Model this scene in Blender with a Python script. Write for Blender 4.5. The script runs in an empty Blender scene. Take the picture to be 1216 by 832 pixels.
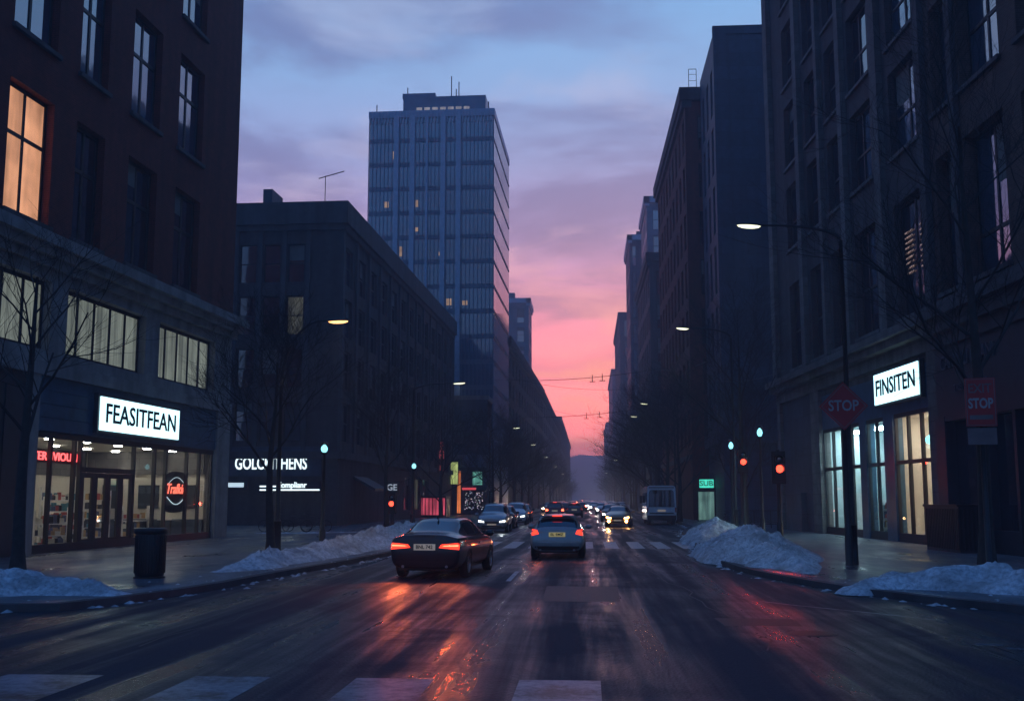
import bpy, bmesh, math, random
from math import radians as RD, sin, cos, pi, tan, atan, atan2, sqrt
from mathutils import Vector, Matrix, noise
from mathutils.bvhtree import BVHTree

# ============================================================ camera, sky, sun, exposure
SC = bpy.context.scene
COL = SC.collection
F, CX, CY, VPX, VPY = 1300.0, 608.0, 416.0, 698.0, 592.0
PITCH = atan((VPY - CY) / F)
YAW = atan((VPX - CX) / F * cos(PITCH))
CAMZ = 1.95
HAZE = 0.0016
cam_d = bpy.data.cameras.new('street_camera')
cam = bpy.data.objects.new('street_camera', cam_d)
COL.objects.link(cam)
cam.location = (0, 0, CAMZ)
cam.rotation_euler = (pi / 2 + PITCH, 0, YAW)
cam_d.sensor_width = 36
cam_d.lens = 36 * F / 1216
cam_d.clip_end = 6000
SC.camera = cam
SC.view_settings.view_transform = 'Standard'
SC.view_settings.look = 'None'
SC.view_settings.exposure = 0.0
SC.view_settings.gamma = 1.0
SC.cycles.volume_bounces = 2
CM = Matrix.Rotation(YAW, 4, 'Z') @ Matrix.Rotation(pi / 2 + PITCH, 4, 'X')


def ray(px, py):
    return (CM @ Vector(((px - CX) / F, (CY - py) / F, -1))).normalized()


def G(px, py, z=0.0):
    """the spot on the ground (height z) seen at this place of the photograph"""
    r = ray(px, py)
    t = (z - CAMZ) / r.z
    return Vector((r.x * t, r.y * t, z))


def lin(r, g, b):
    f = lambda c: (c / 255 / 12.92) if c / 255 <= .04045 else ((c / 255 + .055) / 1.055) ** 2.4
    return (f(r), f(g), f(b), 1)


class NT:
    """tiny node helper"""
    def __init__(s, tree):
        s.t = tree

    def n(s, typ, **kw):
        o = s.t.nodes.new(typ)
        for k, v in kw.items():
            if k.startswith('i_'):
                key = k[2:].replace('_', ' ')
                o.inputs[key].default_value = v
            else:
                setattr(o, k, v)
        return o

    def l(s, a, b):
        s.t.links.new(a, b)

    def math(s, op, a, b=None, c=None, clamp=False):
        o = s.t.nodes.new('ShaderNodeMath')
        o.operation = op
        o.use_clamp = clamp
        for i, x in enumerate((a, b, c)):
            if x is None:
                continue
            if isinstance(x, (int, float)):
                o.inputs[i].default_value = x
            else:
                s.l(x, o.inputs[i])
        return o.outputs[0]

    def ramp(s, fac, pts, mode='LINEAR'):
        o = s.t.nodes.new('ShaderNodeValToRGB')
        o.color_ramp.interpolation = mode
        e = o.color_ramp.elements
        e[0].position, e[0].color = pts[0][0], pts[0][1]
        e[1].position, e[1].color = pts[-1][0], pts[-1][1]
        for p, c in pts[1:-1]:
            k = e.new(p)
            k.color = c
        s.l(fac, o.inputs[0])
        return o.outputs[0]

    def mix(s, fac, a, b, mode='MIX'):
        o = s.t.nodes.new('ShaderNodeMix')
        o.data_type = 'RGBA'
        o.blend_type = mode
        for i, x in ((0, fac), (6, a), (7, b)):
            if isinstance(x, (int, float)):
                o.inputs[i].default_value = x
            elif isinstance(x, tuple):
                o.inputs[i].default_value = x
            else:
                s.l(x, o.inputs[i])
        return o.outputs[2]


W = bpy.data.worlds.new('World')
SC.world = W
W.use_nodes = True
nt = NT(W.node_tree)
W.node_tree.nodes.clear()
wout = nt.n('ShaderNodeOutputWorld')
tc = nt.n('ShaderNodeTexCoord')
sep = nt.n('ShaderNodeSeparateXYZ')
nt.l(tc.outputs['Generated'], sep.inputs[0])
X, Y, Z = sep.outputs
zc = nt.math('MAXIMUM', Z, 0.0)


def L3(r, g, b, k=1.0):
    c = lin(r, g, b)
    return (c[0] * k, c[1] * k, c[2] * k, 1)


glow = nt.ramp(zc, [
    (0.0, L3(235, 112, 134, 3.0)), (.035, L3(245, 112, 130, 2.8)), (.07, L3(250, 110, 128, 1.9)),
    (.115, L3(248, 114, 136, 1.35)), (.15, L3(228, 114, 150, 1.08)), (.19, L3(188, 120, 164)),
    (.235, L3(146, 124, 174)), (.30, L3(122, 136, 182)), (.37, L3(106, 142, 186)),
    (.45, L3(96, 146, 192)), (.7, L3(44, 104, 172)), (1.0, L3(30, 86, 156))])
dusk = nt.ramp(zc, [
    (0.0, L3(46, 84, 130)), (.1, L3(46, 90, 142)), (.25, L3(44, 94, 154)),
    (.45, L3(40, 96, 162)), (1.0, L3(30, 86, 156))])
az = nt.n('ShaderNodeMapRange', interpolation_type='SMOOTHSTEP')
nt.l(Y, az.inputs[0])
az.inputs[1].default_value = 0.45
az.inputs[2].default_value = 0.94
glow = nt.mix(1.0, glow, (1.28, 1.28, 1.28, 1), 'MULTIPLY')
base = nt.mix(az.outputs[0], dusk, glow)
# clouds: noise on the direction flattened towards the horizon
zz = nt.math('ADD', zc, 0.16)
cx = nt.math('MULTIPLY', nt.math('DIVIDE', X, zz), .8)
cy = nt.math('MULTIPLY', nt.math('DIVIDE', Y, zz), 1.0)
cmb = nt.n('ShaderNodeCombineXYZ')
nt.l(cx, cmb.inputs[0])
nt.l(cy, cmb.inputs[1])
cn = nt.n('ShaderNodeTexNoise', i_Scale=1.3, i_Detail=9.0, i_Roughness=0.55, i_Distortion=0.3)
nt.l(cmb.outputs[0], cn.inputs['Vector'])
cn2 = nt.n('ShaderNodeTexNoise', i_Scale=2.6, i_Detail=6.0, i_Roughness=0.55, i_Distortion=0.4)
nt.l(cmb.outputs[0], cn2.inputs['Vector'])
lo = nt.ramp(cn.outputs[0], [(.44, (0, 0, 0, 1)), (.57, (1, 1, 1, 1))], 'EASE')
hi = nt.ramp(cn2.outputs[0], [(.5, (0, 0, 0, 1)), (.66, (1, 1, 1, 1))], 'EASE')
darkc = nt.ramp(zc, [(0.0, L3(215, 80, 125, 2.2)), (.1, L3(212, 88, 132, 1.4)), (.16, L3(146, 90, 142)),
                     (.24, L3(92, 84, 138)), (.33, L3(86, 98, 148)), (1.0, L3(44, 84, 136))])
darkb = nt.ramp(zc, [(0.0, L3(44, 68, 112)), (1.0, L3(34, 66, 118))])
dk = nt.mix(az.outputs[0], darkb, nt.mix(1.0, darkc, (1.15, 1.15, 1.15, 1), 'MULTIPLY'))
c1 = nt.mix(nt.math('MULTIPLY', lo, .8), base, dk)
brt = nt.ramp(zc, [(0.0, L3(255, 140, 130, 1.5)), (.12, L3(255, 148, 140, 1.15)), (.18, L3(226, 146, 170)),
                   (.28, L3(172, 168, 204)), (.5, L3(140, 176, 212)), (1.0, L3(90, 124, 180))])
c2 = nt.mix(nt.math('MULTIPLY', nt.math('MULTIPLY', hi, .7), az.outputs[0]), c1, brt)
bg = nt.n('ShaderNodeBackground')
bg.inputs[1].default_value = 1.3
nt.l(c2, bg.inputs[0])
sky = nt.n('ShaderNodeTexSky', sky_type='NISHITA', sun_disc=False)
sky.sun_elevation = RD(1.5)
sky.sun_rotation = RD(3)
bg2 = nt.n('ShaderNodeBackground')
bg2.inputs[1].default_value = 0.05
nt.l(sky.outputs[0], bg2.inputs[0])
ad = nt.n('ShaderNodeAddShader')
nt.l(bg.outputs[0], ad.inputs[0])
nt.l(bg2.outputs[0], ad.inputs[1])
nt.l(ad.outputs[0], wout.inputs[0])

sun_d = bpy.data.lights.new('sun', 'SUN')
sun_d.energy = 0.12
sun_d.angle = RD(3)
sun_d.color = (1, .55, .55)
sun = bpy.data.objects.new('sun', sun_d)
COL.objects.link(sun)
sun.rotation_euler = (RD(-88), 0, RD(-3))      # light comes from low down the street, towards the camera

# ============================================================ materials
MATS = {}


def mat(name, color, rough=.8, metal=0, var=.25, vscale=2.0, bump=.0, bscale=30.0, spec=.5, brick=None,
        emit=None, estr=0, coat=0, stain=0.0):
    if name in MATS:
        return MATS[name]
    m = bpy.data.materials.new(name)
    m.use_nodes = True
    t = NT(m.node_tree)
    b = m.node_tree.nodes['Principled BSDF']
    b.inputs['Roughness'].default_value = rough
    b.inputs['Metallic'].default_value = metal
    b.inputs['Specular IOR Level'].default_value = spec
    b.inputs['Coat Weight'].default_value = coat
    b.inputs['Coat Roughness'].default_value = .04
    co = t.n('ShaderNodeTexCoord').outputs['Object']
    n1 = t.n('ShaderNodeTexNoise', i_Scale=vscale, i_Detail=6.0, i_Roughness=.6)
    t.l(co, n1.inputs['Vector'])
    c = (*color, 1)
    dk_ = (*(x * (1 - var) for x in color), 1)
    lt_ = (*(min(1, x * (1 + var)) for x in color), 1)
    colr = t.ramp(n1.outputs[0], [(.3, dk_), (.7, lt_)])
    if stain:
        mp = t.n('ShaderNodeMapping')
        mp.inputs['Scale'].default_value = (1.2, 1.2, .12)
        t.l(co, mp.inputs[0])
        n2 = t.n('ShaderNodeTexNoise', i_Scale=1.0, i_Detail=5.0)
        t.l(mp.outputs[0], n2.inputs['Vector'])
        s_ = t.ramp(n2.outputs[0], [(.42, (1, 1, 1, 1)), (.72, (1 - stain, 1 - stain, 1 - stain, 1))])
        colr = t.mix(1.0, colr, s_, 'MULTIPLY')
    hgt = None
    if brick:
        bw, bh = brick
        # bricks laid on upright faces: along x+y, up z
        sp = t.n('ShaderNodeSeparateXYZ')
        t.l(co, sp.inputs[0])
        s1 = t.math('ADD', sp.outputs[0], sp.outputs[1])
        cb = t.n('ShaderNodeCombineXYZ')
        t.l(s1, cb.inputs[0])
        t.l(sp.outputs[2], cb.inputs[1])
        br = t.n('ShaderNodeTexBrick', i_Scale=1.0)
        br.inputs['Brick Width'].default_value = bw
        br.inputs['Row Height'].default_value = bh
        br.inputs['Mortar Size'].default_value = min(.012, bh * .12)
        br.inputs['Color1'].default_value = (1, 1, 1, 1)
        br.inputs['Color2'].default_value = (.7, .7, .7, 1)
        br.inputs['Mortar'].default_value = (1.5, 1.5, 1.5, 1) if bw < .5 else (.4, .4, .4, 1)
        t.l(cb.outputs[0], br.inputs['Vector'])
        colr = t.mix(1.0, colr, br.outputs[0], 'MULTIPLY')
        hgt = br.outputs['Fac']
    t.l(colr, b.inputs['Base Color'])
    if bump:
        n3 = t.n('ShaderNodeTexNoise', i_Scale=bscale, i_Detail=4.0)
        t.l(co, n3.inputs['Vector'])
        bp = t.n('ShaderNodeBump', i_Strength=bump, i_Distance=.02)
        h = n3.outputs[0]
        if hgt is not None:
            h = t.math('SUBTRACT', n3.outputs[0], hgt)
        t.l(h, bp.inputs['Height'])
        t.l(bp.outputs[0], b.inputs['Normal'])
    if emit:
        b.inputs['Emission Color'].default_value = (*emit, 1)
        b.inputs['Emission Strength'].default_value = estr
    MATS[name] = m
    return m


def emis(name, color, s):
    return mat(name, tuple(min(.8, c) for c in color), .4, emit=color, estr=s)


def glass_dark(name, tint=(.012, .02, .035), rough=.04, spec=1.0, bump=.06):
    """window pane with an unlit room behind it: a dark, strongly mirroring sheet"""
    if name in MATS:
        return MATS[name]
    m = mat(name, tint, rough, var=.3, vscale=.7, spec=spec)
    m.node_tree.nodes['Principled BSDF'].inputs['IOR'].default_value = 1.9
    t = NT(m.node_tree)
    b = m.node_tree.nodes['Principled BSDF']
    co = t.n('ShaderNodeTexCoord').outputs['Object']
    n3 = t.n('ShaderNodeTexNoise', i_Scale=.9, i_Detail=1.0)
    t.l(co, n3.inputs['Vector'])
    bp = t.n('ShaderNodeBump', i_Strength=bump, i_Distance=.1)
    t.l(n3.outputs[0], bp.inputs['Height'])
    t.l(bp.outputs[0], b.inputs['Normal'])
    return m


def glass_clear(name):
    if name in MATS:
        return MATS[name]
    m = bpy.data.materials.new(name)
    m.use_nodes = True
    t = NT(m.node_tree)
    m.node_tree.nodes.clear()
    out = t.n('ShaderNodeOutputMaterial')
    tr = t.n('ShaderNodeBsdfTransparent')
    tr.inputs[0].default_value = (.86, .9, .92, 1)
    gl = t.n('ShaderNodeBsdfGlossy')
    gl.inputs['Roughness'].default_value = .03
    fr = t.n('ShaderNodeFresnel')
    fr.inputs[0].default_value = 1.5
    mx = t.n('ShaderNodeMixShader')
    t.l(t.math('MULTIPLY', fr.outputs[0], 1.0), mx.inputs[0])
    t.l(tr.outputs[0], mx.inputs[1])
    t.l(gl.outputs[0], mx.inputs[2])
    t.l(mx.outputs[0], out.inputs[0])
    MATS[name] = m
    return m


def lit_pane(name, color, s, folds=9.0, dark=.35, xs=1.0):
    """a lit window: light through a curtain or blind, uneven like a real room"""
    if name in MATS:
        return MATS[name]
    m = bpy.data.materials.new(name)
    m.use_nodes = True
    t = NT(m.node_tree)
    b = m.node_tree.nodes['Principled BSDF']
    b.inputs['Base Color'].default_value = (.1, .1, .1, 1)
    b.inputs['Roughness'].default_value = .08
    tcn = t.n('ShaderNodeTexCoord')
    co = tcn.outputs['Object']
    mp = t.n('ShaderNodeMapping')
    mp.inputs['Scale'].default_value = (folds * xs, folds * xs, .25)
    t.l(co, mp.inputs[0])
    n1 = t.n('ShaderNodeTexNoise', i_Scale=1.0, i_Detail=3.0)
    t.l(mp.outputs[0], n1.inputs['Vector'])
    n2 = t.n('ShaderNodeTexNoise', i_Scale=.8, i_Detail=2.0)
    t.l(co, n2.inputs['Vector'])
    f = t.math('MULTIPLY', t.math('ADD', n1.outputs[0], -.1), t.math('ADD', n2.outputs[0], .35))
    r = t.ramp(f, [(.1, (*(c * dark for c in color), 1)), (.55, (*color, 1))])
    t.l(r, b.inputs['Emission Color'])
    b.inputs['Emission Strength'].default_value = s
    MATS[name] = m
    return m


def M(n):
    return MATS[n]


mat('red_brick', (.135, .027, .019), .85, brick=(.24, .08), bump=.25, stain=.4)
mat('dark_brick', (.066, .058, .06), .85, brick=(.24, .08), bump=.25, stain=.5)
mat('rust_brick', (.15, .034, .024), .85, brick=(.24, .08), bump=.25, stain=.4)
mat('brown_brick', (.10, .06, .048), .85, brick=(.24, .08), bump=.25, stain=.5)
mat('grey_stone', (.16, .155, .15), .8, brick=(1.1, .55), bump=.2, stain=.4)
mat('pale_stone', (.25, .25, .25), .78, var=.2, bump=.25, bscale=14, stain=.5)
mat('dark_stone', (.075, .075, .082), .8, var=.2, bump=.2, bscale=14, stain=.5)
mat('blue_panel', (.05, .08, .12), .6, var=.2, brick=(2.2, 1.1), stain=.3)
mat('dark_panel', (.018, .028, .042), .45, var=.3, stain=.2)
mat('navy_panel', (.03, .10, .17), .35, var=.3, stain=.2)
mat('dark_metal', (.018, .019, .022), .42, metal=.3, var=.2)
mat('pole_metal', (.03, .033, .036), .5, metal=.4, var=.3)
mat('window_frame', (.018, .018, .02), .5, var=.2)
mat('pale_fin', (.36, .46, .58), .45, var=.15)
mat('white_paint', (.6, .6, .6), .6, var=.1)
mat('shop_wall', (.62, .58, .49), .8, var=.12, vscale=.8)
mat('shop_wall_blue', (.5, .6, .62), .8, var=.12, vscale=.8)
mat('shop_floor', (.22, .20, .18), .3, var=.2)
mat('bark', (.035, .03, .027), .9, var=.35, vscale=6, bump=.5, bscale=25)
mat('twig', (.03, .027, .027), .9, var=.3)
mat('rubber', (.012, .012, .012), .8)
mat('rim', (.35, .36, .38), .3, metal=.9)
mat('black_plastic', (.01, .01, .011), .45)
mat('stop_red', (.38, .016, .02), .42, var=.12)
mat('sign_white', (.3, .3, .3), .5, var=.12)
mat('sign_white_worn', (.16, .12, .12), .6, var=.3)
mat('tower_spandrel', (.08, .17, .26), .35, var=.25, vscale=.4)
glass_dark('pane_dark')
glass_dark('pane_blue', (.02, .06, .11), .05)
MATS['pane_blue'].node_tree.nodes['Principled BSDF'].inputs['IOR'].default_value = 2.5
glass_dark('tower_glass', (.05, .14, .23), .05, 1.0, .03)
glass_dark('car_glass', (.006, .008, .011), .03, .8, 0)
glass_clear('shop_glass')
lit_pane('pane_warm', (1.0, .46, .24), 1.0, folds=1.1, dark=.14)
lit_pane('pane_curtain', (.60, .68, .58), .36, folds=7, dark=.2)
lit_pane('pane_dim', (.5, .5, .35), .13, folds=3)
lit_pane('pane_tower', (1.0, .62, .35), .55, folds=2.5, dark=.1)
lit_pane('pane_red', (1.0, .12, .2), .8, folds=5, dark=.03)
lit_pane('pane_orange', (1.0, .26, .07), 1.0, folds=6, dark=.15)
lit_pane('pane_green', (.25, .8, .65), .6, folds=5, dark=.2)
emis('sign_face', (.55, .92, 1.0), 2.0)
emis('sign_face_soft', (.7, .95, 1.0), .5)
emis('lamp_white', (1.0, 1.0, .68), 1.7)
emis('lamp_warm', (1.0, .48, .16), 3.4)
emis('globe_blue', (.30, .88, 1.0), 1.8)
emis('red_light', (1.0, .06, .03), 4.2)
emis('ceiling_warm', (1.0, .93, .82), 48)
emis('ceiling_cool', (.68, .95, 1.0), 75)
emis('ceiling_peach', (1.0, .84, .70), 48)
emis('neon_red', (1.0, .10, .10), 3.6)
emis('neon_red_soft', (1.0, .16, .10), 2.2)
emis('letter_white', (.82, .98, 1.0), 1.5)
emis('letter_strip', (.7, .9, 1.0), .8)
emis('letter_dim_red', (1.0, .14, .12), .2)
emis('green_sign', (.08, .8, .55), 1.1)
mat('letter_dark', (.01, .045, .055), .5)
mat('letter_metal', (.10, .12, .15), .4, metal=.4)


def sparkle_mat(name, s, tint):
    m = bpy.data.materials.new(name)
    m.use_nodes = True
    t = NT(m.node_tree)
    b = m.node_tree.nodes['Principled BSDF']
    b.inputs['Base Color'].default_value = (.02, .02, .025, 1)
    co = t.n('ShaderNodeTexCoord').outputs['Object']
    v = t.n('ShaderNodeTexVoronoi', i_Scale=6.0)
    t.l(co, v.inputs['Vector'])
    dots = t.ramp(v.outputs['Distance'], [(.1, (1, 1, 1, 1)), (.3, (0, 0, 0, 1))])
    c = t.mix(.55, v.outputs['Color'], tint)
    c = t.mix(1.0, c, dots, 'MULTIPLY')
    t.l(c, b.inputs['Emission Color'])
    b.inputs['Emission Strength'].default_value = s
    MATS[name] = m


sparkle_mat('pane_sparkle', 2.2, (.8, .9, 1.0, 1))
sparkle_mat('pane_red_sparkle', 2.2, (1.0, .1, .15, 1))


def asphalt():
    m = bpy.data.materials.new('wet_asphalt')
    m.use_nodes = True
    t = NT(m.node_tree)
    b = m.node_tree.nodes['Principled BSDF']
    co = t.n('ShaderNodeTexCoord').outputs['Object']
    # tracks: long along the street, changing across it
    mp = t.n('ShaderNodeMapping')
    mp.inputs['Scale'].default_value = (1.25, .045, 1)
    t.l(co, mp.inputs[0])
    tr = t.n('ShaderNodeTexNoise', i_Scale=1.0, i_Detail=5.0, i_Roughness=.6, i_Distortion=.3)
    t.l(mp.outputs[0], tr.inputs['Vector'])
    pa = t.n('ShaderNodeTexNoise', i_Scale=.35, i_Detail=7.0, i_Roughness=.65, i_Distortion=.6)
    t.l(co, pa.inputs['Vector'])
    fine = t.n('ShaderNodeTexNoise', i_Scale=38.0, i_Detail=3.0, i_Roughness=.7)
    t.l(co, fine.inputs['Vector'])
    vor = t.n('ShaderNodeTexVoronoi', i_Scale=26.0)
    t.l(co, vor.inputs['Vector'])
    wet = t.math('ADD', t.math('MULTIPLY', tr.outputs[0], .84), t.math('MULTIPLY', pa.outputs[0], .3))
    # wheel tracks polished by traffic
    sx = t.n('ShaderNodeSeparateXYZ')
    t.l(co, sx.inputs[0])
    wob = t.math('ADD', sx.outputs[0], t.math('MULTIPLY', pa.outputs[0], .8))
    wet = t.math('ADD', wet, t.math('MULTIPLY', t.math('SINE', t.math('MULTIPLY_ADD', wob, 2.55, -1.1)), .045))
    ro = t.n('ShaderNodeMapRange')
    t.l(wet, ro.inputs[0])
    for i, v in ((1, .47), (2, .70), (3, .8), (4, .17)):
        ro.inputs[i].default_value = v
    t.l(ro.outputs[0], b.inputs['Roughness'])
    c = t.ramp(pa.outputs[0], [(.3, (.003, .009, .019, 1)), (.7, (.008, .018, .034, 1))])
    c = t.mix(.35, c, t.ramp(fine.outputs[0], [(.3, (.003, .005, .008, 1)), (.75, (.034, .048, .07, 1))]))
    # salty dry tracks a little lighter
    c = t.mix(t.ramp(wet, [(.42, (.5, .5, .5, 1)), (.58, (0, 0, 0, 1))]), c, (.02, .032, .05, 1))
    t.l(c, b.inputs['Base Color'])
    b.inputs['Specular IOR Level'].default_value = .38
    bp = t.n('ShaderNodeBump', i_Strength=.6, i_Distance=.016)
    h = t.math('ADD', vor.outputs[0], fine.outputs[0])
    t.l(h, bp.inputs['Height'])
    bp2 = t.n('ShaderNodeBump', i_Strength=.15, i_Distance=.05)
    t.l(pa.outputs[0], bp2.inputs['Height'])
    t.l(bp.outputs[0], bp2.inputs['Normal'])
    t.l(bp2.outputs[0], b.inputs['Normal'])
    return m


MATS['asphalt'] = asphalt()


def pavement_mat():
    m = bpy.data.materials.new('damp_paving')
    m.use_nodes = True
    t = NT(m.node_tree)
    b = m.node_tree.nodes['Principled BSDF']
    co = t.n('ShaderNodeTexCoord').outputs['Object']
    br = t.n('ShaderNodeTexBrick', i_Scale=1.0)
    br.inputs['Brick Width'].default_value = 1.5
    br.inputs['Row Height'].default_value = 1.5
    br.inputs['Mortar Size'].default_value = .012
    br.offset = 0
    for k, v in (('Color1', (.11, .13, .155, 1)), ('Color2', (.08, .10, .12, 1)), ('Mortar', (.03, .03, .033, 1))):
        br.inputs[k].default_value = v
    t.l(co, br.inputs['Vector'])
    mp = t.n('ShaderNodeMapping')
    mp.inputs['Scale'].default_value = (.5, .22, 1)
    t.l(co, mp.inputs[0])
    n = t.n('ShaderNodeTexNoise', i_Scale=1.4, i_Detail=7.0, i_Roughness=.62, i_Distortion=.5)
    t.l(mp.outputs[0], n.inputs['Vector'])
    fi = t.n('ShaderNodeTexNoise', i_Scale=30.0, i_Detail=3.0)
    t.l(co, fi.inputs['Vector'])
    c = t.mix(1.0, br.outputs[0], t.ramp(n.outputs[0], [(.3, (.55, .55, .55, 1)), (.7, (1.35, 1.35, 1.35, 1))]), 'MULTIPLY')
    c = t.mix(1.0, c, t.ramp(fi.outputs[0], [(.3, (.75, .75, .75, 1)), (.7, (1.2, 1.2, 1.2, 1))]), 'MULTIPLY')
    # thin trodden snow left in drifts
    c = t.mix(t.ramp(n.outputs[0], [(.55, (0, 0, 0, 1)), (.72, (.55, .55, .55, 1))]), c, (.32, .35, .38, 1))
    t.l(c, b.inputs['Base Color'])
    ro = t.n('ShaderNodeMapRange')
    t.l(n.outputs[0], ro.inputs[0])
    for i, v in ((1, .35), (2, .62), (3, .24), (4, .6)):
        ro.inputs[i].default_value = v
    t.l(ro.outputs[0], b.inputs['Roughness'])
    bp = t.n('ShaderNodeBump', i_Strength=.3, i_Distance=.02)
    t.l(t.math('ADD', n.outputs[0], t.math('MULTIPLY', fi.outputs[0], .3)), bp.inputs['Height'])
    t.l(bp.outputs[0], b.inputs['Normal'])
    return m


MATS['paving'] = pavement_mat()


def snow_mat():
    m = bpy.data.materials.new('old_snow')
    m.use_nodes = True
    t = NT(m.node_tree)
    b = m.node_tree.nodes['Principled BSDF']
    co = t.n('ShaderNodeTexCoord').outputs['Object']
    n = t.n('ShaderNodeTexNoise', i_Scale=9.0, i_Detail=7.0, i_Roughness=.7)
    t.l(co, n.inputs['Vector'])
    n2 = t.n('ShaderNodeTexNoise', i_Scale=1.3, i_Detail=4.0)
    t.l(co, n2.inputs['Vector'])
    c = t.ramp(n.outputs[0], [(.33, (.32, .37, .42, 1)), (.58, (.82, .88, .94, 1))])
    c = t.mix(t.ramp(n2.outputs[0], [(.42, (0, 0, 0, 1)), (.72, (.72, .72, .72, 1))]), c, (.17, .17, .17, 1))
    t.l(c, b.inputs['Base Color'])
    b.inputs['Roughness'].default_value = .7
    v = t.n('ShaderNodeTexNoise', i_Scale=34.0, i_Detail=5.0)
    t.l(co, v.inputs['Vector'])
    bp = t.n('ShaderNodeBump', i_Strength=.8, i_Distance=.06)
    t.l(t.math('ADD', n.outputs[0], v.outputs[0]), bp.inputs['Height'])
    t.l(bp.outputs[0], b.inputs['Normal'])
    return m


MATS['snow'] = snow_mat()


def marking_mat():
    m = bpy.data.materials.new('worn_marking')
    m.use_nodes = True
    t = NT(m.node_tree)
    b = m.node_tree.nodes['Principled BSDF']
    co = t.n('ShaderNodeTexCoord').outputs['Object']
    n = t.n('ShaderNodeTexNoise', i_Scale=9.0, i_Detail=10.0, i_Roughness=.8)
    t.l(co, n.inputs['Vector'])
    n2 = t.n('ShaderNodeTexNoise', i_Scale=1.7, i_Detail=4.0)
    t.l(co, n2.inputs['Vector'])
    f = t.math('ADD', n.outputs[0], t.math('MULTIPLY', n2.outputs[0], .7))
    c = t.ramp(f, [(.70, (.015, .02, .027, 1)), (.88, (.19, .21, .25, 1)), (1.0, (.3, .32, .36, 1))])
    t.l(c, b.inputs['Base Color'])
    b.inputs['Roughness'].default_value = .4
    bp = t.n('ShaderNodeBump', i_Strength=.3, i_Distance=.01)
    t.l(n.outputs[0], bp.inputs['Height'])
    t.l(bp.outputs[0], b.inputs['Normal'])
    return m


MATS['marking'] = marking_mat()
mat('marking_fresh', (.36, .38, .42), .5, var=.45, vscale=5)


def paint(name, color, metal=.3, rough=.28):
    m = mat(name, color, rough, metal=metal, var=.08, vscale=3, coat=.9)
    return m


# ============================================================ mesh helpers
class MB:
    def __init__(s):
        s.v, s.f, s.m = [], [], []

    def quad(s, a, b, c, d, mi=0):
        i = len(s.v)
        s.v += [tuple(a), tuple(b), tuple(c), tuple(d)]
        s.f.append((i, i + 1, i + 2, i + 3))
        s.m.append(mi)

    def box(s, x0, x1, y0, y1, z0, z1, mi=0, T=None):
        i = len(s.v)
        p = [(x, y, z) for x in (x0, x1) for y in (y0, y1) for z in (z0, z1)]
        if T is not None:
            p = [tuple(T @ Vector(q)) for q in p]
        s.v += p
        for f in ((0, 1, 3, 2), (4, 6, 7, 5), (0, 4, 5, 1), (2, 3, 7, 6), (0, 2, 6, 4), (1, 5, 7, 3)):
            s.f.append(tuple(i + k for k in f))
            s.m.append(mi)

    def tube(s, pts, rads, n=6, mi=0, cap=True):
        pts = [Vector(p) for p in pts]
        if isinstance(rads, (int, float)):
            rads = [rads] * len(pts)
        base = len(s.v)
        for k, p in enumerate(pts):
            d = (pts[min(k + 1, len(pts) - 1)] - pts[max(k - 1, 0)])
            if d.length < 1e-9:
                d = Vector((0, 0, 1))
            d.normalize()
            a = d.cross(Vector((0, 0, 1)) if abs(d.z) < .9 else Vector((1, 0, 0))).normalized()
            b = d.cross(a)
            for j in range(n):
                t = 2 * pi * j / n
                s.v.append(tuple(p + (a * cos(t) + b * sin(t)) * rads[k]))
        for k in range(len(pts) - 1):
            for j in range(n):
                s.f.append((base + k * n + j, base + k * n + (j + 1) % n, base + (k + 1) * n + (j + 1) % n, base + (k + 1) * n + j))
                s.m.append(mi)
        if cap:
            s.f.append(tuple(base + j for j in range(n)))
            s.m.append(mi)
            e = base + (len(pts) - 1) * n
            s.f.append(tuple(e + j for j in reversed(range(n))))
            s.m.append(mi)

    def lathe(s, prof, n=24, T=None, mi=0):
        """prof: (r, z) pairs around z"""
        base = len(s.v)
        for r, z in prof:
            for j in range(n):
                t = 2 * pi * j / n
                p = Vector((r * cos(t), r * sin(t), z))
                s.v.append(tuple(T @ p if T is not None else p))
        for k in range(len(prof) - 1):
            for j in range(n):
                s.f.append((base + k * n + j, base + k * n + (j + 1) % n, base + (k + 1) * n + (j + 1) % n, base + (k + 1) * n + j))
                s.m.append(mi)

    def prism(s, poly, z0, z1, mi=0, T=None):
        n = len(poly)
        i = len(s.v)
        p = [(x, y, z0) for x, y in poly] + [(x, y, z1) for x, y in poly]
        if T is not None:
            p = [tuple(T @ Vector(q)) for q in p]
        s.v += p
        s.f.append(tuple(i + k for k in reversed(range(n))))
        s.f.append(tuple(i + n + k for k in range(n)))
        s.m += [mi, mi]
        for k in range(n):
            s.f.append((i + k, i + (k + 1) % n, i + n + (k + 1) % n, i + n + k))
            s.m.append(mi)

    def mesh(s, name, mats, smooth=False):
        me = bpy.data.meshes.new(name)
        me.from_pydata(s.v, [], s.f)
        mats = mats if isinstance(mats, (list, tuple)) else [mats]
        for m in mats:
            me.materials.append(M(m) if isinstance(m, str) else m)
        me.polygons.foreach_set('material_index', s.m)
        if smooth:
            me.polygons.foreach_set('use_smooth', [True] * len(s.f))
        me.update()
        return me

    def build(s, name, mats, parent=None, smooth=False, loc=None, T=None):
        return link(name, s.mesh(name, mats, smooth), parent, loc, T)


def link(name, data, parent=None, loc=None, T=None):
    o = bpy.data.objects.new(name, data)
    COL.objects.link(o)
    if parent is not None:
        o.parent = parent
    if T is not None:
        o.matrix_basis = T
    if loc is not None:
        o.location = loc
    return o


def thing(name, label, cat, loc=(0, 0, 0), rz=0, group=None):
    o = link(name, None)
    o.location = loc
    o.rotation_euler = (0, 0, rz)
    return tag(o, label, cat, group)


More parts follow.
